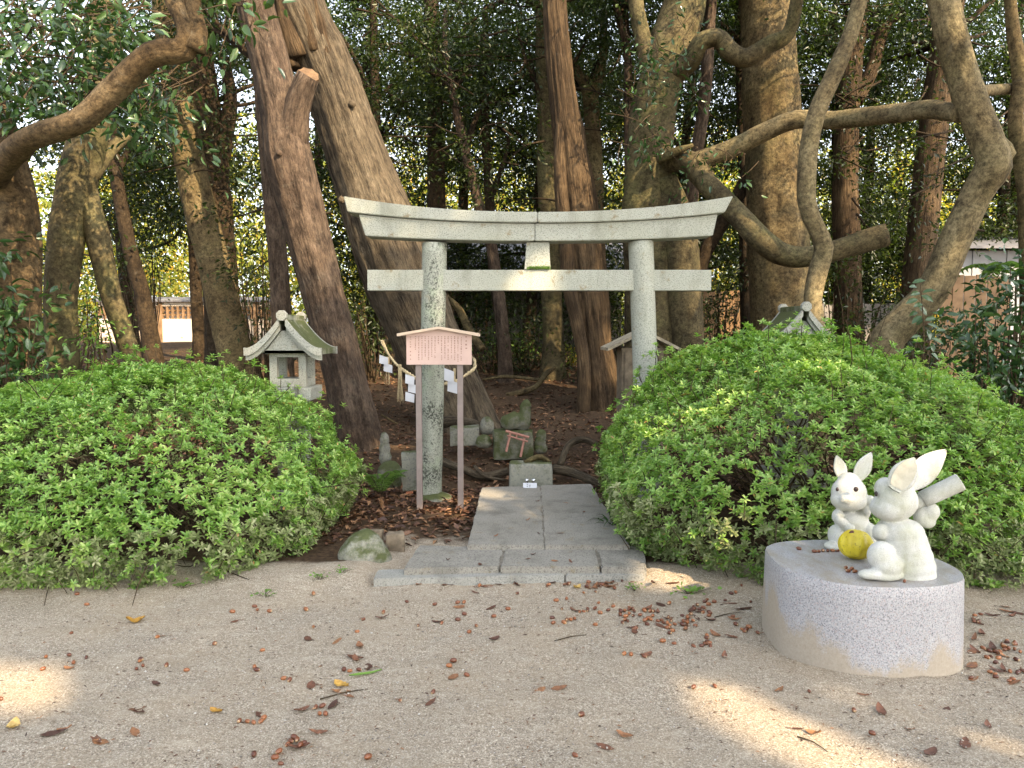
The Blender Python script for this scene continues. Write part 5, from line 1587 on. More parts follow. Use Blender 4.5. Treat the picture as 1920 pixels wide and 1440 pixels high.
# ------------------------------------------------------------------ middle forest: dark evergreen trees with low crowns
mid_spots = [(-11.0, 15.5), (-8.6, 17.5), (-6.4, 15.8), (-4.9, 19.0), (-3.0, 16.5), (-1.3, 18.6), (0.3, 16.8), (1.9, 19.2), (3.2, 16.2), (5.0, 17.2), (6.6, 15.6), (8.2, 18.0), (9.6, 15.4), (11.5, 17.5), (12.6, 14.6), (-12.6, 13.2)]
where = ['farthest left edge', 'far left', 'left of the leaning brown trunk', 'behind the forked dark trunk', 'behind the splintered trunk', 'behind the left pillar', 'behind the strut', 'behind the cypress trunk', 'behind the double trunk', 'left of the massive tan trunk', 'right of the massive tan trunk', 'behind the bent pale tree', 'behind the board fence', 'far right', 'right edge behind the bent tree', 'left edge behind the dark trunk']
for i, ((x, y), w) in enumerate(zip(mid_spots, where)):
    g = H(x, y)
    px = 960 + x / y * FPX
    def py_of(z): return 720 - FPX * math.tan(math.atan2(z - CAM_H, y) + PITCH)
    lean_ = rng.normal() * 14
    pts = [(px, py_of(g + 0.05), y, 24), (px + lean_, py_of(g + 2.2), y, 21), (px + lean_ * 1.6, py_of(g + 4.2), y, 17), (px + lean_ * 2.6, py_of(g + 6), y, 12)]
    thin = 0.62 if i in (1, 2, 3) else 1.0
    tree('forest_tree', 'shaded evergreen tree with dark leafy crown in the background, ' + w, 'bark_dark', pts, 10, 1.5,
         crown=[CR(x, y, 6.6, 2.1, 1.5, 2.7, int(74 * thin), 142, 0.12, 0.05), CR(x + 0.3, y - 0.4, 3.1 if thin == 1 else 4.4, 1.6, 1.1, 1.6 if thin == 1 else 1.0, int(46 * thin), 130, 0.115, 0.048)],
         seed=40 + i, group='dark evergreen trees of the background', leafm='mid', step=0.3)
# sunny trees far behind
far_spots = [(-19, 25), (-14.5, 29), (-10, 26), (-6.0, 30), (-2.5, 27), (1.5, 31), (5, 27), (9, 30), (13, 26), (17.5, 29), (-24, 31), (22, 27)]
farw = ['beyond the left corner', 'above the lit plaster wall', 'left of the lit wall', 'behind the splintered trunk', 'left of the strut', 'right of the strut', 'behind the right pillar', 'behind the massive trunk', 'behind the bent tree', 'near the right edge', 'at the very left', 'at the very right']
for i, ((x, y), w) in enumerate(zip(far_spots, farw)):
    g = H(x, y); px = 960 + x / y * FPX
    pts = [(px, 720 - FPX * math.tan(math.atan2(g - CAM_H, y) + PITCH), y, 20), (px + 8, 720 - FPX * math.tan(math.atan2(g + 2 - CAM_H, y) + PITCH), y, 17), (px + 4, 720 - FPX * math.tan(math.atan2(g + 5 - CAM_H, y) + PITCH), y, 13)]
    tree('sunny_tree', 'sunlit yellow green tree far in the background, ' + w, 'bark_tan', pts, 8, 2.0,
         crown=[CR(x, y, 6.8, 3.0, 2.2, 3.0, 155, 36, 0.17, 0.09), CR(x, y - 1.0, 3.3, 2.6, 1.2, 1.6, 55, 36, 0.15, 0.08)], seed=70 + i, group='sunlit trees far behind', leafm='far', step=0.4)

# trees behind the camera, on the sun's side: their crowns shade the forecourt
hz = Vector((sun_dir.x, sun_dir.y, 0)).normalized(); pp = Vector((-hz.y, hz.x, 0))
def shade_tree(off, dist, zc, rx, rz, n, lab, seed):
    c = Vector((0, 5.0, 0)) + hz * dist + pp * off
    g = 0.0
    P = [np.array((c.x, c.y, g - 0.15)), np.array((c.x + 0.1, c.y, 3)), np.array((c.x, c.y + 0.2, zc))]
    root = empty('evergreen_oak', (c.x, c.y, 0), lab, 'tree', 'trees behind the viewer')
    V, F, B = tube(P, [0.35, 0.28, 0.12], 12, 0.4, 0.03, 0.06, 0.06, seed, 0.5)
    part('trunk', V, F, MAT['bark_grey'], root, True, {'bk': B})
    u = unit(n); C = np.array((c.x, c.y, zc)) + u * (rng.random(n) ** 0.4)[:, None] * np.array([rx, rx, rz])
    V, F = degap(*spray(C, 46, 0.27, 0.15, sig=(0.42, 0.42, 0.25)))
    part('crown', V, F, MAT['oak'], root)['kind'] = 'stuff'
SHADE = [(-9.0, 13.5, 9.6, 3.6, 3.8, 430), (-3.2, 14.5, 10.4, 3.7, 4.4, 520), (2.6, 13.5, 10.0, 3.7, 4.2, 520), (8.2, 14.0, 10.0, 3.7, 4.1, 440)]
for i, s in enumerate(SHADE):
    shade_tree(*s, ['broad oak behind the viewer, nearest the left', 'broad oak behind the viewer, second from left', 'broad oak behind the viewer, third from left', 'broad oak beside the viewer on the right'][i], 90 + i)

# ------------------------------------------------------------------ straw rope, paper streamers, straw tassels on the great trunk
RY = 8.62
front = [(716, 640), (727, 662), (742, 682), (760, 697), (778, 708), (800, 716), (825, 720), (850, 716), (872, 704), (890, 688)]
RYs = [9.15, 8.95, 8.78, 8.68, 8.62, 8.60, 8.62, 8.70, 8.85, 9.05]
def rope():
    C = [np.array(at(x, y, Y)) for (x, y), Y in zip(front, RYs)]
    back = [np.array(at(x, y, 10.2)) for x, y in ((880, 668), (820, 655), (760, 640))]
    P = C + back + [C[0]]
    S, _ = catmull(P, [0.02] * len(P), 0.02)
    T = np.gradient(S, axis=0); T /= np.linalg.norm(T, axis=1)[:, None]
    up = np.array([0, 0, 1.0]); s = np.cumsum(np.r_[0, np.linalg.norm(np.diff(S, axis=0), axis=1)])
    U = np.cross(T, up); U /= np.linalg.norm(U, axis=1)[:, None]; W = np.cross(U, T)
    root = empty('straw_rope', tuple(C[4]), 'twisted straw rope slung round the thick grey leaning trunk', 'rope')
    for k in range(2):
        a = s * 70 + k * math.pi
        Q_ = S + 0.012 * (U * np.cos(a)[:, None] + W * np.sin(a)[:, None])
        V, F, B = tube(list(Q_[::2]), [0.013] * len(Q_[::2]), 7, 0.05, 0.1, seed=k)
        part('strand', V, F, MAT['straw'], root, True)
rope()
def shide(px, py, Y, w, h, n, label, lean=0.0, turn=0.0):
    """zigzag paper streamer"""
    p = at(px, py, Y)
    W_, H_ = M(w, Y), M(h, Y) / n
    V, F = [], []
    for i in range(n):
        x = (i % 2) * W_ * 0.32 + i * lean * W_
        y0 = (0.012 if i % 2 else -0.012) + i * 0.008
        z0 = -i * H_
        k = len(V)
        c, s = math.cos(turn), math.sin(turn)
        for (dx, dy, dz) in ((0, 0, 0.006), (W_, 0.01, -H_ * 0.30), (W_ * 0.96, 0.02, -H_ * 1.25), (-W_ * 0.04, 0.0, -H_ * 0.98)):
            xx, yy = x + dx, y0 + dy
            V.append((p.x + xx * c - yy * s, p.y + xx * s + yy * c, p.z + z0 + dz))
        F.append([k, k + 1, k + 2, k + 3])
    # paper thickness
    m_ = len(V)
    V += [(a, b + 0.0012, c_) for a, b, c_ in V]
    F += [[q + m_ for q in f[::-1]] for f in list(F)]
    for i in range(n):
        k = i * 4
        for a in range(4): F.append([k + a, k + (a + 1) % 4, m_ + k + (a + 1) % 4, m_ + k + a])
    solo('paper_streamer', V, F, MAT['paper'], (p.x, p.y, p.z), label, 'streamer', 'paper streamers on the straw rope')
shide(712, 666, 8.60, 16, 30, 2, 'white folded paper streamer at the left end of the straw rope', 0.1, -0.1)
shide(760, 702, 8.50, 17, 50, 3, 'white zigzag paper streamer left of the torii pillar', 0.0, 0.2)
shide(831, 690, 8.48, 21, 44, 2, 'broad white paper streamer between torii pillar and right sign post', 0.05, -0.2)
def tassel(px, py, Y, h, w, label, n=16):
    p = at(px, py, Y)
    ts = []
    for i in range(n):
        a = np.array(p) + np.array([rng.normal() * 0.010, rng.normal() * 0.010, 0.02])
        b = np.array(p) + np.array([rng.normal() * M(w, Y) * 0.35, rng.normal() * 0.02, -M(h, Y) * rng.uniform(0.85, 1.0)])
        ts.append(tube([a, (a + b) / 2 + rng.normal(size=3) * 0.004, b], [0.004, 0.0035, 0.0025], 5, 0.1, seed=i))
    V, F, B = tubes_merge(ts)
    o = solo('straw_tassel', V, F, MAT['straw'], tuple(p), label, 'tassel', 'straw tassels on the rope')
    o['kind'] = 'stuff' if False else o.get('kind', '') or 'thing'
    del o['kind']
tassel(727, 672, 8.66, 50, 9, 'thin straw tassel behind the leftmost paper streamer', 8)
tassel(749, 686, 8.58, 72, 13, 'thick straw tassel between the two left paper streamers', 18)
tassel(851, 694, 8.56, 38, 8, 'straw tassel beside the right sign post', 8)

# ------------------------------------------------------------------ stones, altar and small offerings
def rock(name, label, px0, px1, py0, py1, Y, mat, depth=0.8, shape='round', amp=0.03, seed=0, cat='stone', group=None, blobs=None):
    a, b = at(px0, py1, Y), at(px1, py0, Y)
    w, h = b.x - a.x, b.z - a.z
    cx, cz = (a.x + b.x) / 2, (a.z + b.z) / 2
    base = (cx, Y, a.z)
    d = w * depth
    if shape == 'block':
        V, F = box(-w / 2, w / 2, -d / 2, d / 2, -0.04, h, min(w, h) * 0.10, 2, amp * min(w, h), seed, 3)
        me = np_mesh(name, np.array([tuple(v) for v in V]), F, mat, True)
    else:
        bl = blobs or [((0, 0, 0.45), (0.5, 0.5, 0.55), None), ((0.12, 0.05, 0.3), (0.42, 0.45, 0.4), None), ((-0.15, 0, 0.28), (0.4, 0.42, 0.36), None)]
        bl = [((c[0] * w, c[1] * d, c[2] * h), (r[0] * w, r[1] * d, r[2] * h), e) for c, r, e in bl]
        me = blob_mesh(name, bl, max(0.008, min(w, h) / 22), mat, 3, amp * min(w, h), 3.0 / min(w, h), seed)
    o = link(name, me, None, base)
    return set_props(o, label, cat, group)
rock('boulder', 'rounded grey boulder at the right foot of the left azalea bush', 640, 732, 990, 1078, 4.9, MAT['stone_grey'], 0.9, seed=1, amp=0.05,
     blobs=[((-0.05, 0, 0.36), (0.46, 0.45, 0.62), None), ((0.18, 0.05, 0.2), (0.34, 0.42, 0.45), None), ((-0.28, 0, 0.3), (0.3, 0.4, 0.5), None)])
rock('stone_post', 'short worn stone post leaning by the reddish trunk foot', 709, 733, 812, 868, 7.35, MAT['stone_grey'], 0.9, seed=2, amp=0.04, blobs=[((0, 0, 0.75), (0.36, 0.36, 0.3), None), ((0, 0, 0.45), (0.42, 0.42, 0.35), None), ((0.05, 0, 0.18), (0.5, 0.48, 0.28), None)])
rock('mossy_stone', 'mossy stone under the short stone post behind the fern', 706, 757, 862, 930, 7.2, MAT['stone_moss'], 0.8, seed=3)
rock('upright_stone', 'upright squared stone slab standing behind the left sign post', 754, 790, 846, 930, 7.0, MAT['stone_grey'], 0.5, 'block', 0.06, 4)
rock('stump', 'short dark wooden stump nearer the path beside the boulder', 727, 759, 998, 1046, 5.15, MAT['wood_old'], 1.0, 'block', 0.12, 5, 'stump')
rock('stump', 'short dark wooden stump touching the boulder', 690, 719, 994, 1040, 5.2, MAT['wood_old'], 1.0, 'block', 0.12, 6, 'stump')
rock('foundation_stone', 'small footing stone at the base of the left torii pillar', 780, 850, 922, 946, 6.72, MAT['stone_grey'], 0.9, seed=7)
rock('mossy_stone', 'flat grey stone block right of the right sign post', 845, 898, 799, 826, 7.9, MAT['stone_grey'], 0.7, 'block', 0.06, 8)
rock('mossy_stone', 'small pale stone on top of the flat stone block', 900, 926, 780, 812, 8.0, MAT['stone_grey'], 0.8, seed=9)
rock('mossy_stone', 'green mossy lump between flat stone block and small red torii', 893, 922, 814, 838, 7.75, MAT['stone_moss'], 0.9, seed=10)
rock('mossy_block', 'square mossy block behind the small leaning red torii', 925, 1000, 806, 852, 7.75, MAT['stone_moss'], 0.6, 'block', 0.05, 11)
rock('animal_statue', 'worn moss covered animal statue lying on the mossy block', 937, 999, 750, 808, 7.78, MAT['stone_moss'], 0.6, seed=12, cat='statue', amp=0.05,
     blobs=[((-0.12, 0, 0.30), (0.36, 0.42, 0.30), None), ((0.12, 0, 0.28), (0.3, 0.4, 0.28), None), ((0.28, 0, 0.55), (0.17, 0.3, 0.32), None), ((0.30, 0, 0.84), (0.16, 0.26, 0.17), None), ((0.22, -0.02, 0.80), (0.12, 0.2, 0.1), None)])
rock('mossy_stone', 'small upright mossy stone right of the mossy block', 1001, 1027, 804, 850, 7.72, MAT['stone_moss'], 0.7, seed=13, blobs=[((0.05, 0, 0.7), (0.38, 0.4, 0.3), None), ((-0.05, 0, 0.45), (0.45, 0.45, 0.3), None), ((0, 0, 0.2), (0.5, 0.5, 0.24), None)])
rock('offering_stone', 'squared stone block at the far end of the path slabs', 955, 1035, 866, 918, 6.98, MAT['stone_grey'], 0.45, 'block', 0.03, 14)
# metal cups and note on the slab end
sp0 = on_z(994, 912, 0.129)
cups_top = 0.129
for i, (dx, lab) in enumerate(((-0.030, 'left one of two small shiny metal cups before the offering stone'), (0.030, 'right one of two small shiny metal cups before the offering stone'))):
    V, F = lathe([(0.012, 0.0), (0.016, 0.004), (0.010, 0.010), (0.009, 0.022), (0.017, 0.034), (0.022, 0.050), (0.020, 0.050), (0.014, 0.036)], 16)
    c_ = (sp0.x + dx, sp0.y - 0.02, cups_top)
    solo('metal_cup', [(a + c_[0], b + c_[1], z + c_[2] + 0.018) for a, b, z in V], F, MAT['steel'], c_, lab, 'cup', 'metal cups before the offering stone', True)
V, F = lathe([(0.045, 0.0), (0.046, 0.008), (0.043, 0.018), (0.040, 0.018)], 20)
solo('cup_stand', [(a + sp0.x, b * 0.55 + sp0.y - 0.02, z + cups_top) for a, b, z in V], F, MAT['bark_dark'] if False else MAT['wood_old'], (sp0.x, sp0.y, cups_top), 'small dark stand under the two metal cups', 'stand', None, True)
nt_ = empty('paper_note', (sp0.x - 0.005, sp0.y - 0.07, cups_top), 'white paper note with dark writing in front of the metal cups', 'note')
V, F = box(sp0.x - 0.062, sp0.x + 0.058, -0.0007, 0.0007, 0.0, 0.048)
tilt = R(35)
V = [(x, sp0.y - 0.075 + z * math.sin(tilt) + y, cups_top + 0.0015 + z * math.cos(tilt)) for x, y, z in V]
part('sheet', V, F, MAT['paper'], nt_)
iv, iff = [], []
for (x0, x1, z0, z1) in ((-0.03, -0.022, 0.028, 0.034), (-0.032, -0.020, 0.014, 0.017), (-0.027, -0.024, 0.010, 0.018), (-0.006, -0.002, 0.006, 0.030), (-0.010, 0.004, 0.026, 0.029)):
    k = len(iv)
    for x, z in ((x0, z0), (x1, z0), (x1, z1), (x0, z1)):
        iv.append((sp0.x + x, sp0.y - 0.075 + z * math.sin(tilt) - 0.0022, cups_top + 0.0015 + z * math.cos(tilt)))
    iff.append([k, k + 1, k + 2, k + 3])
lo_ = part('lettering', iv, iff, MAT['eye'], nt_); lo_['kind'] = 'stuff'
# little red torii leaning on the mossy block
mt_ = empty('toy_torii', tuple(at(970, 856, 7.45)), 'small faded red wooden torii leaning against the mossy block', 'torii')
def stick(p0, p1, w, name, Y0=7.45, Y1=7.52, d=0.02):
    a, b = at(*p0, Y0), at(*p1, Y1)
    V, F, B = tube([a, a.lerp(b, 0.5), b], [w, w, w], 6, 0.2)
    part(name, V, F, MAT['vermilion'], mt_)
stick((949, 847), (957, 812), 0.012, 'pillar'); stick((976, 857), (983, 822), 0.012, 'pillar')
stick((948, 808), (992, 820), 0.014, 'lintel', 7.52, 7.52); stick((951, 817), (990, 828), 0.010, 'tie_beam', 7.50, 7.50); stick((969, 813), (968, 822), 0.008, 'strut', 7.51, 7.50)
# terracotta shard
rock('clay_shard', 'broken orange clay shard at the foot of the upright stone', 761, 775, 922, 934, 6.85, MAT['terracotta'], 0.5, 'block', 0.1, 15, 'shard')
# roots and dead wood lying on the bank
def wood(name, label, pts, mat='bark_grey', cat='root', group=None, seg=9):
    P, W = to_path(pts)
    V, F, B = tube(P, W, seg, 0.05, 0.06, 0.05, 0.15, seed=int(pts[0][0]))
    solo(name, V, F, MAT[mat], tuple(P[0]), label, cat, group, True, {'bk': B})
wood('root', 'long pale root running left from the offering stone', [(952, 884, 7.25, 16), (905, 893, 7.2, 15), (868, 880, 7.3, 14), (835, 868, 7.4, 16), (812, 850, 7.7, 12)])
wood('root', 'thin root dropping over the bank left of the offering stone', [(948, 900, 7.1, 5), (925, 897, 7.1, 6), (905, 890, 7.15, 7), (890, 874, 7.3, 7)])
wood('root', 'thick root running right from the offering stone to the bush', [(1036, 880, 7.2, 18), (1065, 884, 7.2, 17), (1095, 895, 7.1, 15), (1135, 912, 7.0, 13)])
wood('root', 'bent root arching up beside the right azalea bush', [(1050, 872, 7.4, 13), (1066, 835, 7.5, 13), (1092, 824, 7.6, 13), (1120, 834, 7.6, 12)])
wood('driftwood', 'curved dead branch piece lying on top of the offering stone', [(984, 868, 6.95, 10), (1000, 860, 6.98, 11), (1015, 857, 7.0, 11), (1032, 868, 7.0, 8)], 'bark_tan', 'branch')
wood('root', 'dark root in the bank behind the flat stone block', [(800, 800, 8.4, 20), (845, 790, 8.3, 22), (880, 792, 8.2, 18), (905, 800, 8.1, 12)], 'bark_grey')
wood('dead_branch', 'grey dead branch lying on the leaf litter toward the cypress', [(950, 742, 11.2, 10), (1000, 728, 11.2, 11), (1025, 700, 11.9, 10), (1040, 690, 12.2, 7)], 'bark_tan', 'branch')
wood('dead_branch', 'thin dead branch lying across the litter behind the notice board', [(905, 712, 12, 5), (950, 706, 12, 7), (1010, 712, 11.6, 7)], 'bark_tan', 'branch')
wood('dead_branch', 'fallen bough slanting behind the notice board', [(838, 555, 12.6, 7), (862, 582, 12.6, 14), (880, 620, 12.4, 16), (905, 655, 12.2, 14)], 'bark_tan', 'branch')
wood('dead_branch', 'short pale stick on the litter left of the torii pillar', [(715, 778, 8.6, 3), (745, 795, 8.6, 3)], 'bark_tan', 'branch')

# small wooden shrine behind the right pillar
hk = empty('wooden_shrine', (at(1205, 745, 7.7).x, 7.75, H(1.3, 7.75)), 'small weathered wooden shrine box half hidden behind the right torii pillar', 'shrine')
x0, x1 = at(1166, 700, 7.6).x, at(1245, 700, 7.6).x
zb, zt = hk.location.z - 0.05, at(1166, 652, 7.6).z
V, F = box(x0, x1, 7.62, 7.98, zb + 0.12, zt, 0.006); part('body', V, F, MAT['wood_old'], hk)
V, F = box(x0 - 0.04, x1 + 0.04, 7.58, 8.02, zb, zb + 0.12, 0.01); part('base', V, F, MAT['stone_grey'], hk)
for k in range(3):
    xa = x0 + 0.03 + k * (x1 - x0 - 0.06) / 3
    V, F = box(xa, xa + (x1 - x0 - 0.06) / 3 - 0.008, 7.600, 7.619, zb + 0.16, zt - 0.05, 0.003); part('door_board', V, F, MAT['wood_old'], hk)
xm = (x0 + x1) / 2; rz = at(1200, 622, 7.6).z
for s in (-1, 1):
    ex = at(1138, 655, 7.6); hw_ = xm - ex.x
    for k in range(4):
        ya, yb = 7.50 + k * 0.15, 7.50 + k * 0.15 + 0.146
        j = random.uniform(-0.01, 0.01)
        V, F = prism([(xm + s * 0.0, rz + 0.02), (xm + s * (hw_ + j), ex.z + 0.015), (xm + s * (hw_ + j), ex.z - 0.015), (xm, rz - 0.012)], ya, yb, 'y', 0.002)
        part('roof_board', V, F, MAT['wood_old2'], hk)

# ------------------------------------------------------------------ buildings and fences seen through the trees
def far_wall():
    Y = 24.0
    g = at(400, 646, Y).z
    x0, x1 = at(185, 600, Y).x, at(520, 600, Y).x
    zt = at(300, 566, Y).z
    root = empty('lattice_screen', ((x0 + x1) / 2, Y, g), 'sunlit pale plaster wall with lattice openings at far left', 'wall')
    zl0, zl1 = at(300, 598, Y).z, at(300, 574, Y).z
    V, F = box(x0, x1, Y, Y + 0.3, g - 0.4, zl0, 0); part('lower_wall', V, F, MAT['plaster'], root)
    V, F = box(x0, x1, Y, Y + 0.3, zl1, zt, 0); part('upper_wall', V, F, MAT['plaster'], root)
    V, F = box(x0, x1, Y + 0.2, Y + 0.3, zl0, zl1, 0); part('lattice_back', V, F, MAT['paper'], root)
    n = 34
    for k in range(n + 1):
        x = x0 + (x1 - x0) * k / n
        V, F = box(x - 0.03, x + 0.03, Y + 0.02, Y + 0.08, zl0, zl1, 0); part('lattice_bar', V, F, MAT['board_brown'], root)
    for z in (zl0 + (zl1 - zl0) / 3, zl0 + 2 * (zl1 - zl0) / 3):
        V, F = box(x0, x1, Y + 0.085, Y + 0.14, z - 0.025, z + 0.025, 0); part('lattice_rail', V, F, MAT['board_brown'], root)
    for px in (300, 375, 420, 480, 230):
        x = at(px, 600, Y).x
        V, F = box(x - 0.07, x + 0.07, Y - 0.05, Y - 0.002, g - 0.3, zt, 0.005); part('timber_post', V, F, MAT['board_brown'], root)
    V, F = box(x0, x1, Y - 0.9, Y - 0.06, g - 0.4, g + 0.03, 0.01); part('plinth_step', V, F, MAT['slab'], root)
    V, F = prism([(Y - 0.12, zt), (Y - 0.12, zt + 0.05), (Y + 0.15, zt + 0.16), (Y + 0.42, zt + 0.05), (Y + 0.42, zt)], x0 - 0.1, x1 + 0.1, 'x'); part('coping', V, F, MAT['tile'], root)
far_wall()
def board_hall():
    Y = 20.5
    x0, x1 = at(838, 600, Y).x, at(1165, 600, Y).x
    g = at(900, 652, Y).z
    zt = at(900, 520, Y).z
    root = empty('boarded_hall', ((x0 + x1) / 2, Y, g), 'grey boarded timber hall seen below the tie beam', 'building')
    nb = 10
    for k in range(nb):
        za, zb_ = g + (zt - g) * k / nb, g + (zt - g) * (k + 1) / nb
        V, F = prism([(Y, za), (Y - 0.035, za), (Y - 0.008, zb_ - 0.006), (Y, zb_ - 0.006)], x0 + 0.45, x1, 'x'); part('wall_board', V, F, MAT['board_grey'], root)
    V, F = box(x0 + 0.4, x1, Y + 0.002, Y + 0.2, g - 0.3, zt, 0); part('wall', V, F, MAT['board_grey'], root)
    V, F = box(x0 - 0.05, x0 + 0.45, Y - 0.1, Y + 0.2, at(850, 592, Y).z, zt, 0); part('lit_panel', V, F, MAT['board_brown'], root)
    for px in (850, 872, 893, 912, 950, 990, 1035, 1080, 1130):
        x = at(px, 600, Y).x
        V, F = box(x - 0.035, x + 0.035, Y - 0.09, Y - 0.037, g - 0.3, zt, 0); part('batten', V, F, MAT['board_brown'], root)
    for k in range(5):
        x = x0 - 0.02 + k * 0.1
        V, F = box(x, x + 0.05, Y - 0.08, Y - 0.03, g, at(850, 592, Y).z, 0); part('baluster', V, F, MAT['board_brown'], root)
    V, F = box(x0 - 0.4, x1 + 0.3, Y - 0.7, Y - 0.1, g - 0.35, g - 0.02, 0.01); part('stone_base', V, F, MAT['slab'], root)
    V, F = prism([(Y - 1.1, zt - 0.12), (Y - 1.1, zt + 0.03), (Y + 2.5, zt + 1.5), (Y + 2.5, zt + 1.3)], x0 - 0.8, x1 + 0.6, 'x'); part('roof', V, F, MAT['tile'], root)
board_hall()
def fence(px0, px1, pyt, pyb, Y, n, label, mat='board_brown'):
    x0, x1 = at(px0, 600, Y).x, at(px1, 600, Y).x
    zt, g = at(px0, pyt, Y).z, H((x0 + x1) / 2, Y)
    root = empty('board_fence', ((x0 + x1) / 2, Y, g), label, 'fence', 'board fences at the forest edge')
    w = (x1 - x0) / n
    for k in range(n):
        xa = x0 + k * w
        V, F = box(xa + 0.006, xa + w - 0.006, Y, Y + 0.02, g - 0.1, zt + random.uniform(-0.02, 0.02), 0.003); part('board', V, F, MAT[mat], root)
    for z in (g + 0.35, zt - 0.25):
        V, F = box(x0, x1, Y + 0.022, Y + 0.07, z, z + 0.07, 0.004); part('rail', V, F, MAT['wood_old'], root)
fence(1762, 1892, 517, 700, 11.5, 6, 'brown board fence right of the bent pale tree')
fence(1210, 1420, 545, 700, 15.5, 16, 'low dark board fence between right pillar and massive trunk')
fence(1530, 1740, 570, 700, 14.5, 14, 'dim board fence between massive trunk and the bent tree', 'board_grey')
def shed():
    Y = 13.5
    x0, x1 = at(1790, 500, Y).x, at(2080, 500, Y).x
    g = H((x0 + x1) / 2, Y)
    zt = at(1800, 470, Y).z
    root = empty('tin_shed', ((x0 + x1) / 2, Y, g), 'pale grey tin shed behind the board fence at right', 'shed')
    n = 9
    for k in range(n):
        xa = x0 + (x1 - x0) * k / n
        V, F = box(xa + 0.004, xa + (x1 - x0) / n - 0.004, Y - (0.012 if k % 2 else 0), Y + 0.04, g - 0.1, zt, 0.002); part('wall_panel', V, F, MAT['tin'], root)
    V, F = prism([(Y - 0.3, zt + 0.01), (Y - 0.3, zt + 0.05), (Y + 1.8, zt + 0.45), (Y + 1.8, zt + 0.40)], x0 - 0.2, x1 + 0.2, 'x'); part('roof', V, F, MAT['tile'], root)
shed()

# ------------------------------------------------------------------ undergrowth
def shrub(label, spots, mat, L, W, per=30, sig=0.14, name='evergreen_shrub', tm=LEAF_O, group='evergreen shrubs under the trees'):
    cs = np.array([np.array(at(*s)) for s in spots])
    bx_, by_ = cs[:, 0].mean(), cs[:, 1].mean() + 0.1
    g = H(bx_, by_)
    root = empty(name, (bx_, by_, g), label, 'shrub', group)
    V, F = spray(cs, per, L, W, sig=(sig, sig, sig * 0.75), up=0.5, tmpl=tm)
    part('foliage', V, F, MAT[mat], root)['kind'] = 'stuff'
    ts = []
    for c in cs:
        s = np.array([bx_ + (c[0] - bx_) * 0.35 + rng.normal() * 0.04, by_ + rng.normal() * 0.05, g - 0.05])
        ts.append(tube([s, s * 0.4 + c * 0.6 + rng.normal(size=3) * 0.05, c], [0.014, 0.010, 0.004], 5, 0.15, cap=False))
    V, F, B = tubes_merge(ts)
    part('stems', V, F, MAT['twig'], root, True, {'bk': B})['kind'] = 'stuff'
def rs(n, x0, x1, y0, y1, Y0, Y1): return [(rr.uniform(x0, x1), rr.uniform(y0, y1), rr.uniform(Y0, Y1)) for i in range(n)]
shrub('broad leaved dark evergreen shrub at left edge behind the azalea', rs(30, -60, 78, 440, 730, 6.3, 6.8), 'camellia', 0.11, 0.045)
shrub('glossy dark shrub at right edge behind the tall azalea', rs(34, 1800, 1960, 590, 770, 6.6, 7.3), 'camellia', 0.095, 0.045)
shrub('glossy sprays high at the right edge in front of the tin shed', rs(9, 1865, 1950, 480, 590, 6.9, 7.3), 'camellia', 0.095, 0.045)
shrub('light green fine leaved shrub by the left olive grey tree', rs(10, 150, 200, 520, 690, 7.6, 8.2), 'weed', 0.06, 0.022, 26, 0.10)
low = [('behind the cypress roots', 1060, 1200, 580, 700, 11.8, 13), ('under the strut', 960, 1030, 600, 700, 13.2, 14), ('behind the right sign post', 880, 960, 590, 690, 12.6, 14.0), ('between leaning trunks', 655, 745, 540, 690, 11.5, 13.5),
       ('behind the stone lantern roof', 430, 520, 420, 640, 11.2, 12.6), ('right of the massive trunk', 1545, 1680, 500, 650, 11.5, 13), ('below the sawn limb', 1330, 1400, 520, 640, 12.6, 14),
       ('beside the bent tree foot', 1680, 1800, 590, 690, 9.5, 10.5), ('far left under the limb', 60, 200, 520, 660, 11, 13), ('behind the thin dark trunk', 210, 300, 430, 560, 15, 17)]
for w, x0, x1, y0, y1, Y0, Y1 in low:
    shrub('dark green shrub in the shade ' + w, rs(22, x0, x1, y0, y1, Y0, Y1), 'mid', 0.085, 0.034, 46, 0.24, tm=LEAF_D)
shrub('sunlit bright green low plant beyond the cypress foot', rs(6, 1055, 1085, 655, 700, 14.2, 15), 'far', 0.10, 0.04, 40, 0.2, tm=LEAF_D)
shrub('leafy green ground plants behind the notice board', rs(16, 880, 1000, 625, 690, 15, 17), 'weed', 0.11, 0.03, 36, 0.3, tm=LEAF_D)

# distant wood that closes the view, one mass
def distant_wood():
    n = 1250
    x = rng.uniform(-36, 36, n); y = rng.uniform(34, 44, n)
    topz = 7.5 + 3.0 * vnoise(np.stack([x * 0.16, y * 0.1, 0 * x], -1), 1.0, 5)
    z = 1.2 + rng.random(n) * topz
    V, F = spray(np.stack([x, y, z], -1), 46, 0.34, 0.19, sig=(0.75, 0.75, 0.5))
    o = link('distant_wood', np_mesh('distant_wood', V, F, MAT['far']))
    set_props(o, 'distant sunlit wood closing the view behind everything', 'wood', kind='stuff')
distant_wood()

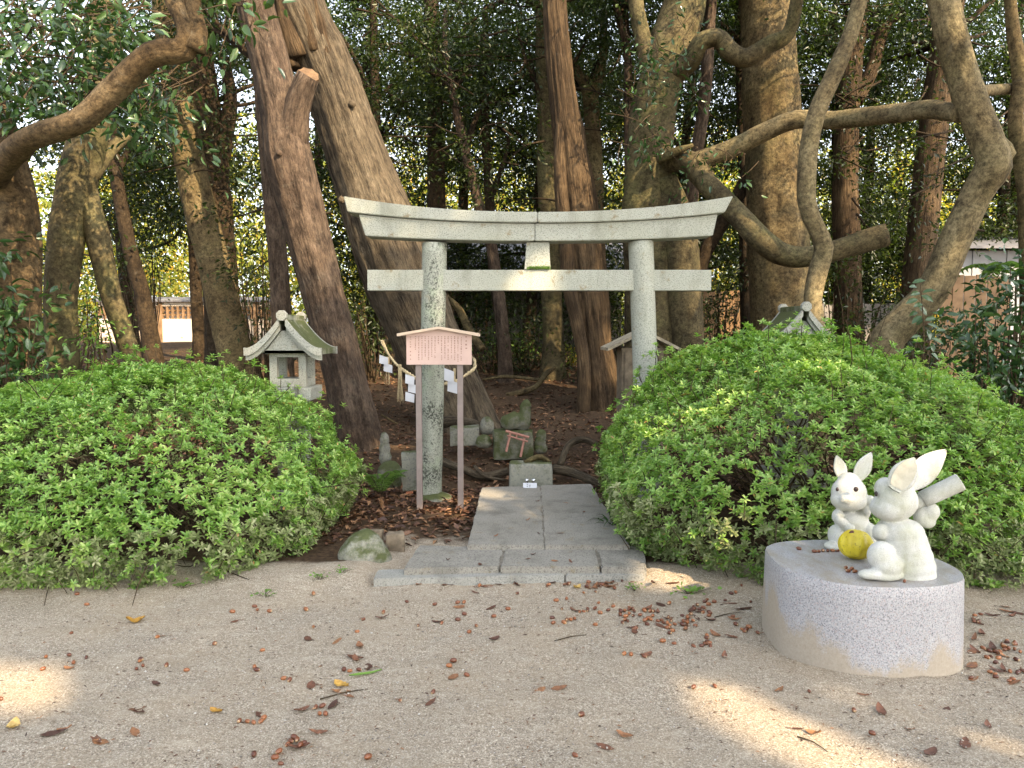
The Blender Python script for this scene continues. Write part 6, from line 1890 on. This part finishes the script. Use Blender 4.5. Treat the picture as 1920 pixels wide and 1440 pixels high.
# camellia seedling in front of the bent tree
def seedling():
    Y = 6.3
    base = at(1730, 690, Y); g = H(base.x, Y + 0.25)
    root = empty('camellia_seedling', (base.x, Y, g), 'young camellia stem with paired glossy leaves above the right bush', 'plant')
    P = [np.array((base.x, Y, g - 0.03))] + [np.array(at(px, py, Y)) for px, py in ((1731, 680), (1732, 620), (1728, 560), (1724, 522))]
    V, F, B = tube(P, [0.008, 0.007, 0.006, 0.004, 0.002], 7, 0.06); part('stem', V, F, MAT['twig'], root, True, {'bk': B})
    L = [(1722, 528, 24, -6), (1706, 537, -26, -4), (1712, 552, -26, 6), (1742, 546, 26, -6), (1740, 560, 26, 12), (1706, 566, -30, 10), (1716, 574, -28, 8), (1733, 585, 22, 20), (1708, 590, -24, 10), (1718, 600, -22, 16), (1747, 598, 26, -6), (1760, 590, 28, 8), (1752, 612, 26, 10), (1765, 582, 12, -18), (1712, 632, -30, 2), (1716, 640, -28, 10), (1743, 630, 10, 26), (1760, 640, 28, 12), (1750, 655, 8, 26), (1770, 618, 30, -4), (1700, 660, -20, 14), (1758, 672, 24, 20)]
    Pn, Dn, Nn, Ln = [], [], [], []
    for px, py, dx, dy in L:
        p = at(px - dx * 0.5, py - dy * 0.5, Y + rr.uniform(-0.05, 0.05)); d = at(px + dx, py + dy, Y + rr.uniform(-0.12, 0.02)) - p
        Pn.append(p); Dn.append(d); Nn.append((rr.uniform(-0.3, 0.3), -0.75, 0.65)); Ln.append(0.098 * rr.uniform(0.85, 1.1))
    V, F = leaves(np.array(Pn), np.array(Dn), np.array(Nn), np.array(Ln), np.array(Ln) * 0.52, LEAF_O)
    for i in range(len(Pn)):
        nv = len(LEAF_O[0])
        part('leaf', V[i * nv:(i + 1) * nv], LEAF_O[1], MAT['camellia'], root, True)
seedling()

# ferns
def fern(base, label, n, length, seed, name='fern', up=0.9, spread=1.0, mat='fern'):
    r = np.random.default_rng(seed)
    root = empty(name, tuple(base), label, 'fern')
    for k in range(n):
        a = 2 * math.pi * k / n + r.normal() * 0.3
        L = length * r.uniform(0.7, 1.1)
        P0 = np.array(base); h = np.array([math.cos(a), math.sin(a) * 0.7, 0]) * spread
        pts = []
        for t in np.linspace(0, 1, 18):
            pts.append(P0 + h * L * t * 0.85 + np.array([0, 0, L * (up * t - 0.75 * t ** 2.2)]))
        pts = np.array(pts)
        T = np.gradient(pts, axis=0); T /= np.linalg.norm(T, axis=1)[:, None]
        S = np.cross(T, [0, 0, 1.0]); S /= np.linalg.norm(S, axis=1)[:, None]
        Nn = np.cross(S, T)
        tt = np.linspace(0, 1, 18)
        wl = L * 0.24 * np.sin(np.pi * np.clip(tt * 0.85 + 0.12, 0, 1)) ** 0.8
        Pp, Dd, N2, Ll = [], [], [], []
        for i in range(2, 18):
            for s in (-1, 1):
                Pp.append(pts[i]); Dd.append(S[i] * s + T[i] * 0.45 - Nn[i] * 0.12); N2.append(Nn[i]); Ll.append(wl[i])
        V, F = leaves(np.array(Pp), np.array(Dd), np.array(N2), np.array(Ll), np.array(Ll) * 0.15 + 0.004)
        fr = part('frond', V, F, MAT[mat], root); fr['kind'] = 'stuff'
        V, F, B = tube(list(pts[::4]) + [pts[-1]], [0.0022] * 5 + [0.001] if len(pts[::4]) == 5 else [0.0022] * len(pts[::4]) + [0.001], 5, 0.05, cap=False)
        part('stalk', V, F, MAT['twig'], fr, True, {'bk': B})
fb_ = on_z(722, 920, 0.03)
fern((fb_.x, 6.75, 0.03), 'bright green fern at the foot of the mossy stones left of the sign', 12, 0.38, 3, up=1.35, spread=0.95)
fb2 = at(1905, 520, 8.0)
fern((fb2.x, 8.0, fb2.z), 'feathery green frond spray in front of the tin shed at right edge', 9, 0.75, 5, 'feathery_frond_plant', 0.65, 1.0)
V, F, B = tube([np.array((fb2.x, 8.0, H(fb2.x, 8.0) - 0.05)), np.array((fb2.x + 0.02, 8.0, fb2.z * 0.6)), np.array((fb2.x, 8.0, fb2.z + 0.02))], [0.018, 0.015, 0.010], 8, 0.2)
fp = bpy.data.objects['feathery_frond_plant']
part('stem', V, F, MAT['bark_dark'], fp, True, {'bk': B})

# grass tuft at the left foot of the right bush, weeds and seedlings along the bush feet
def tuft(base, label, n, L, mat, name='grass_tuft', group=None, w=0.012):
    root = empty(name, tuple(base), label, 'grass', group)
    for k in range(n):
        a = rng.random() * 6.28
        l = L * rng.uniform(0.6, 1.1); h = np.array([math.cos(a), math.sin(a), 0]) * rng.uniform(0.3, 0.9)
        pts = [np.array(base) + h * l * t * 0.8 + np.array([0, 0, l * (t * 1.0 - 0.75 * t * t)]) for t in np.linspace(0, 1, 6)]
        V = []
        s = np.array([-h[1], h[0], 0]); s /= np.linalg.norm(s)
        for i, p in enumerate(pts):
            ww = w * 0.5 * (1 - (i / 5) ** 2) + 0.0005
            V += [p - s * ww, p + s * ww]
        part('blade', V, [[2 * i, 2 * i + 1, 2 * i + 3, 2 * i + 2] for i in range(5)], MAT[mat], root, True)
gt = on_z(1150, 1005, 0.03)
tuft((gt.x, gt.y, 0.05), 'dark sword leaved grass tuft between path and right bush', 26, 0.34, 'camellia', w=0.016)
def weed(px, py, label, n=26, s=1.0, mat='weed'):
    p = on_z(px, py); p.z = Hs(p.x, p.y)
    c = np.array([np.array(p) + np.array([rng.normal() * 0.035 * s, rng.normal() * 0.03 * s, 0.012 + 0.02 * rng.random()]) for i in range(n)])
    D = unit(n); D[:, 2] = np.abs(D[:, 2]) * 0.3
    N2 = np.array([0, -0.2, 1.0]) + rng.normal(size=(n, 3)) * 0.3
    V, F = leaves(c, D, N2, 0.022 * s, 0.016 * s, LEAF_O)
    root = empty('weed', tuple(p), label, 'weed', 'small weeds along the bush feet')
    part('leaves', V, F, MAT[mat], root)['kind'] = 'stuff'
    ts = [tube([np.array(p) + np.array([0, 0, -0.01]), (np.array(p) + q) / 2, q], [0.0012] * 3, 4, 0.05, cap=False) for q in c[::3]]
    V, F, B = tubes_merge(ts); part('stems', V, F, MAT['twig'], root, False, {'bk': B})
for px, py, lab, s in ((68, 1108, 'clover like weed at the foot of the left bush, leftmost', 1.5), (496, 1124, 'small weed before the right half of the left bush', 0.9), (600, 1100, 'small weed near the boulder', 0.9), (1290, 1118, 'bright weed at the foot of the right bush', 1.3), (1190, 1107, 'small weed right of the kerb end', 0.9),
                       (1825, 1085, 'green weed right of the granite block, near the fallen leaves', 1.6), (1850, 1110, 'green weed right of the granite block, lower one', 1.3), (1905, 1095, 'green weed at the right edge of the photo', 1.5), (110, 1100, 'small weed beside the leftmost clover', 1.0), (340, 1110, 'small weed before the middle of the left bush', 1.0), (640, 1092, 'weed at the left end of the kerb', 0.8)):
    weed(px, py, lab, int(26 * s), s)
for i in range(16):
    fallen(rr.uniform(1815, 1915), rr.uniform(1055, 1080), None, 'orange brown leaf on the ground behind the granite block at right', 'leaves behind the granite block', 1.1)
# small wooden edging board at the right edge
a = on_z(1890, 1055, 0.0)
V, F = box(a.x - 0.06, a.x + 0.5, a.y, a.y + 0.05, -0.05, 0.15, 0.006)
solo('edging_board', V, F, MAT['wood_old'], (a.x, a.y, 0), 'weathered edging board at the right edge beyond the granite block', 'board')
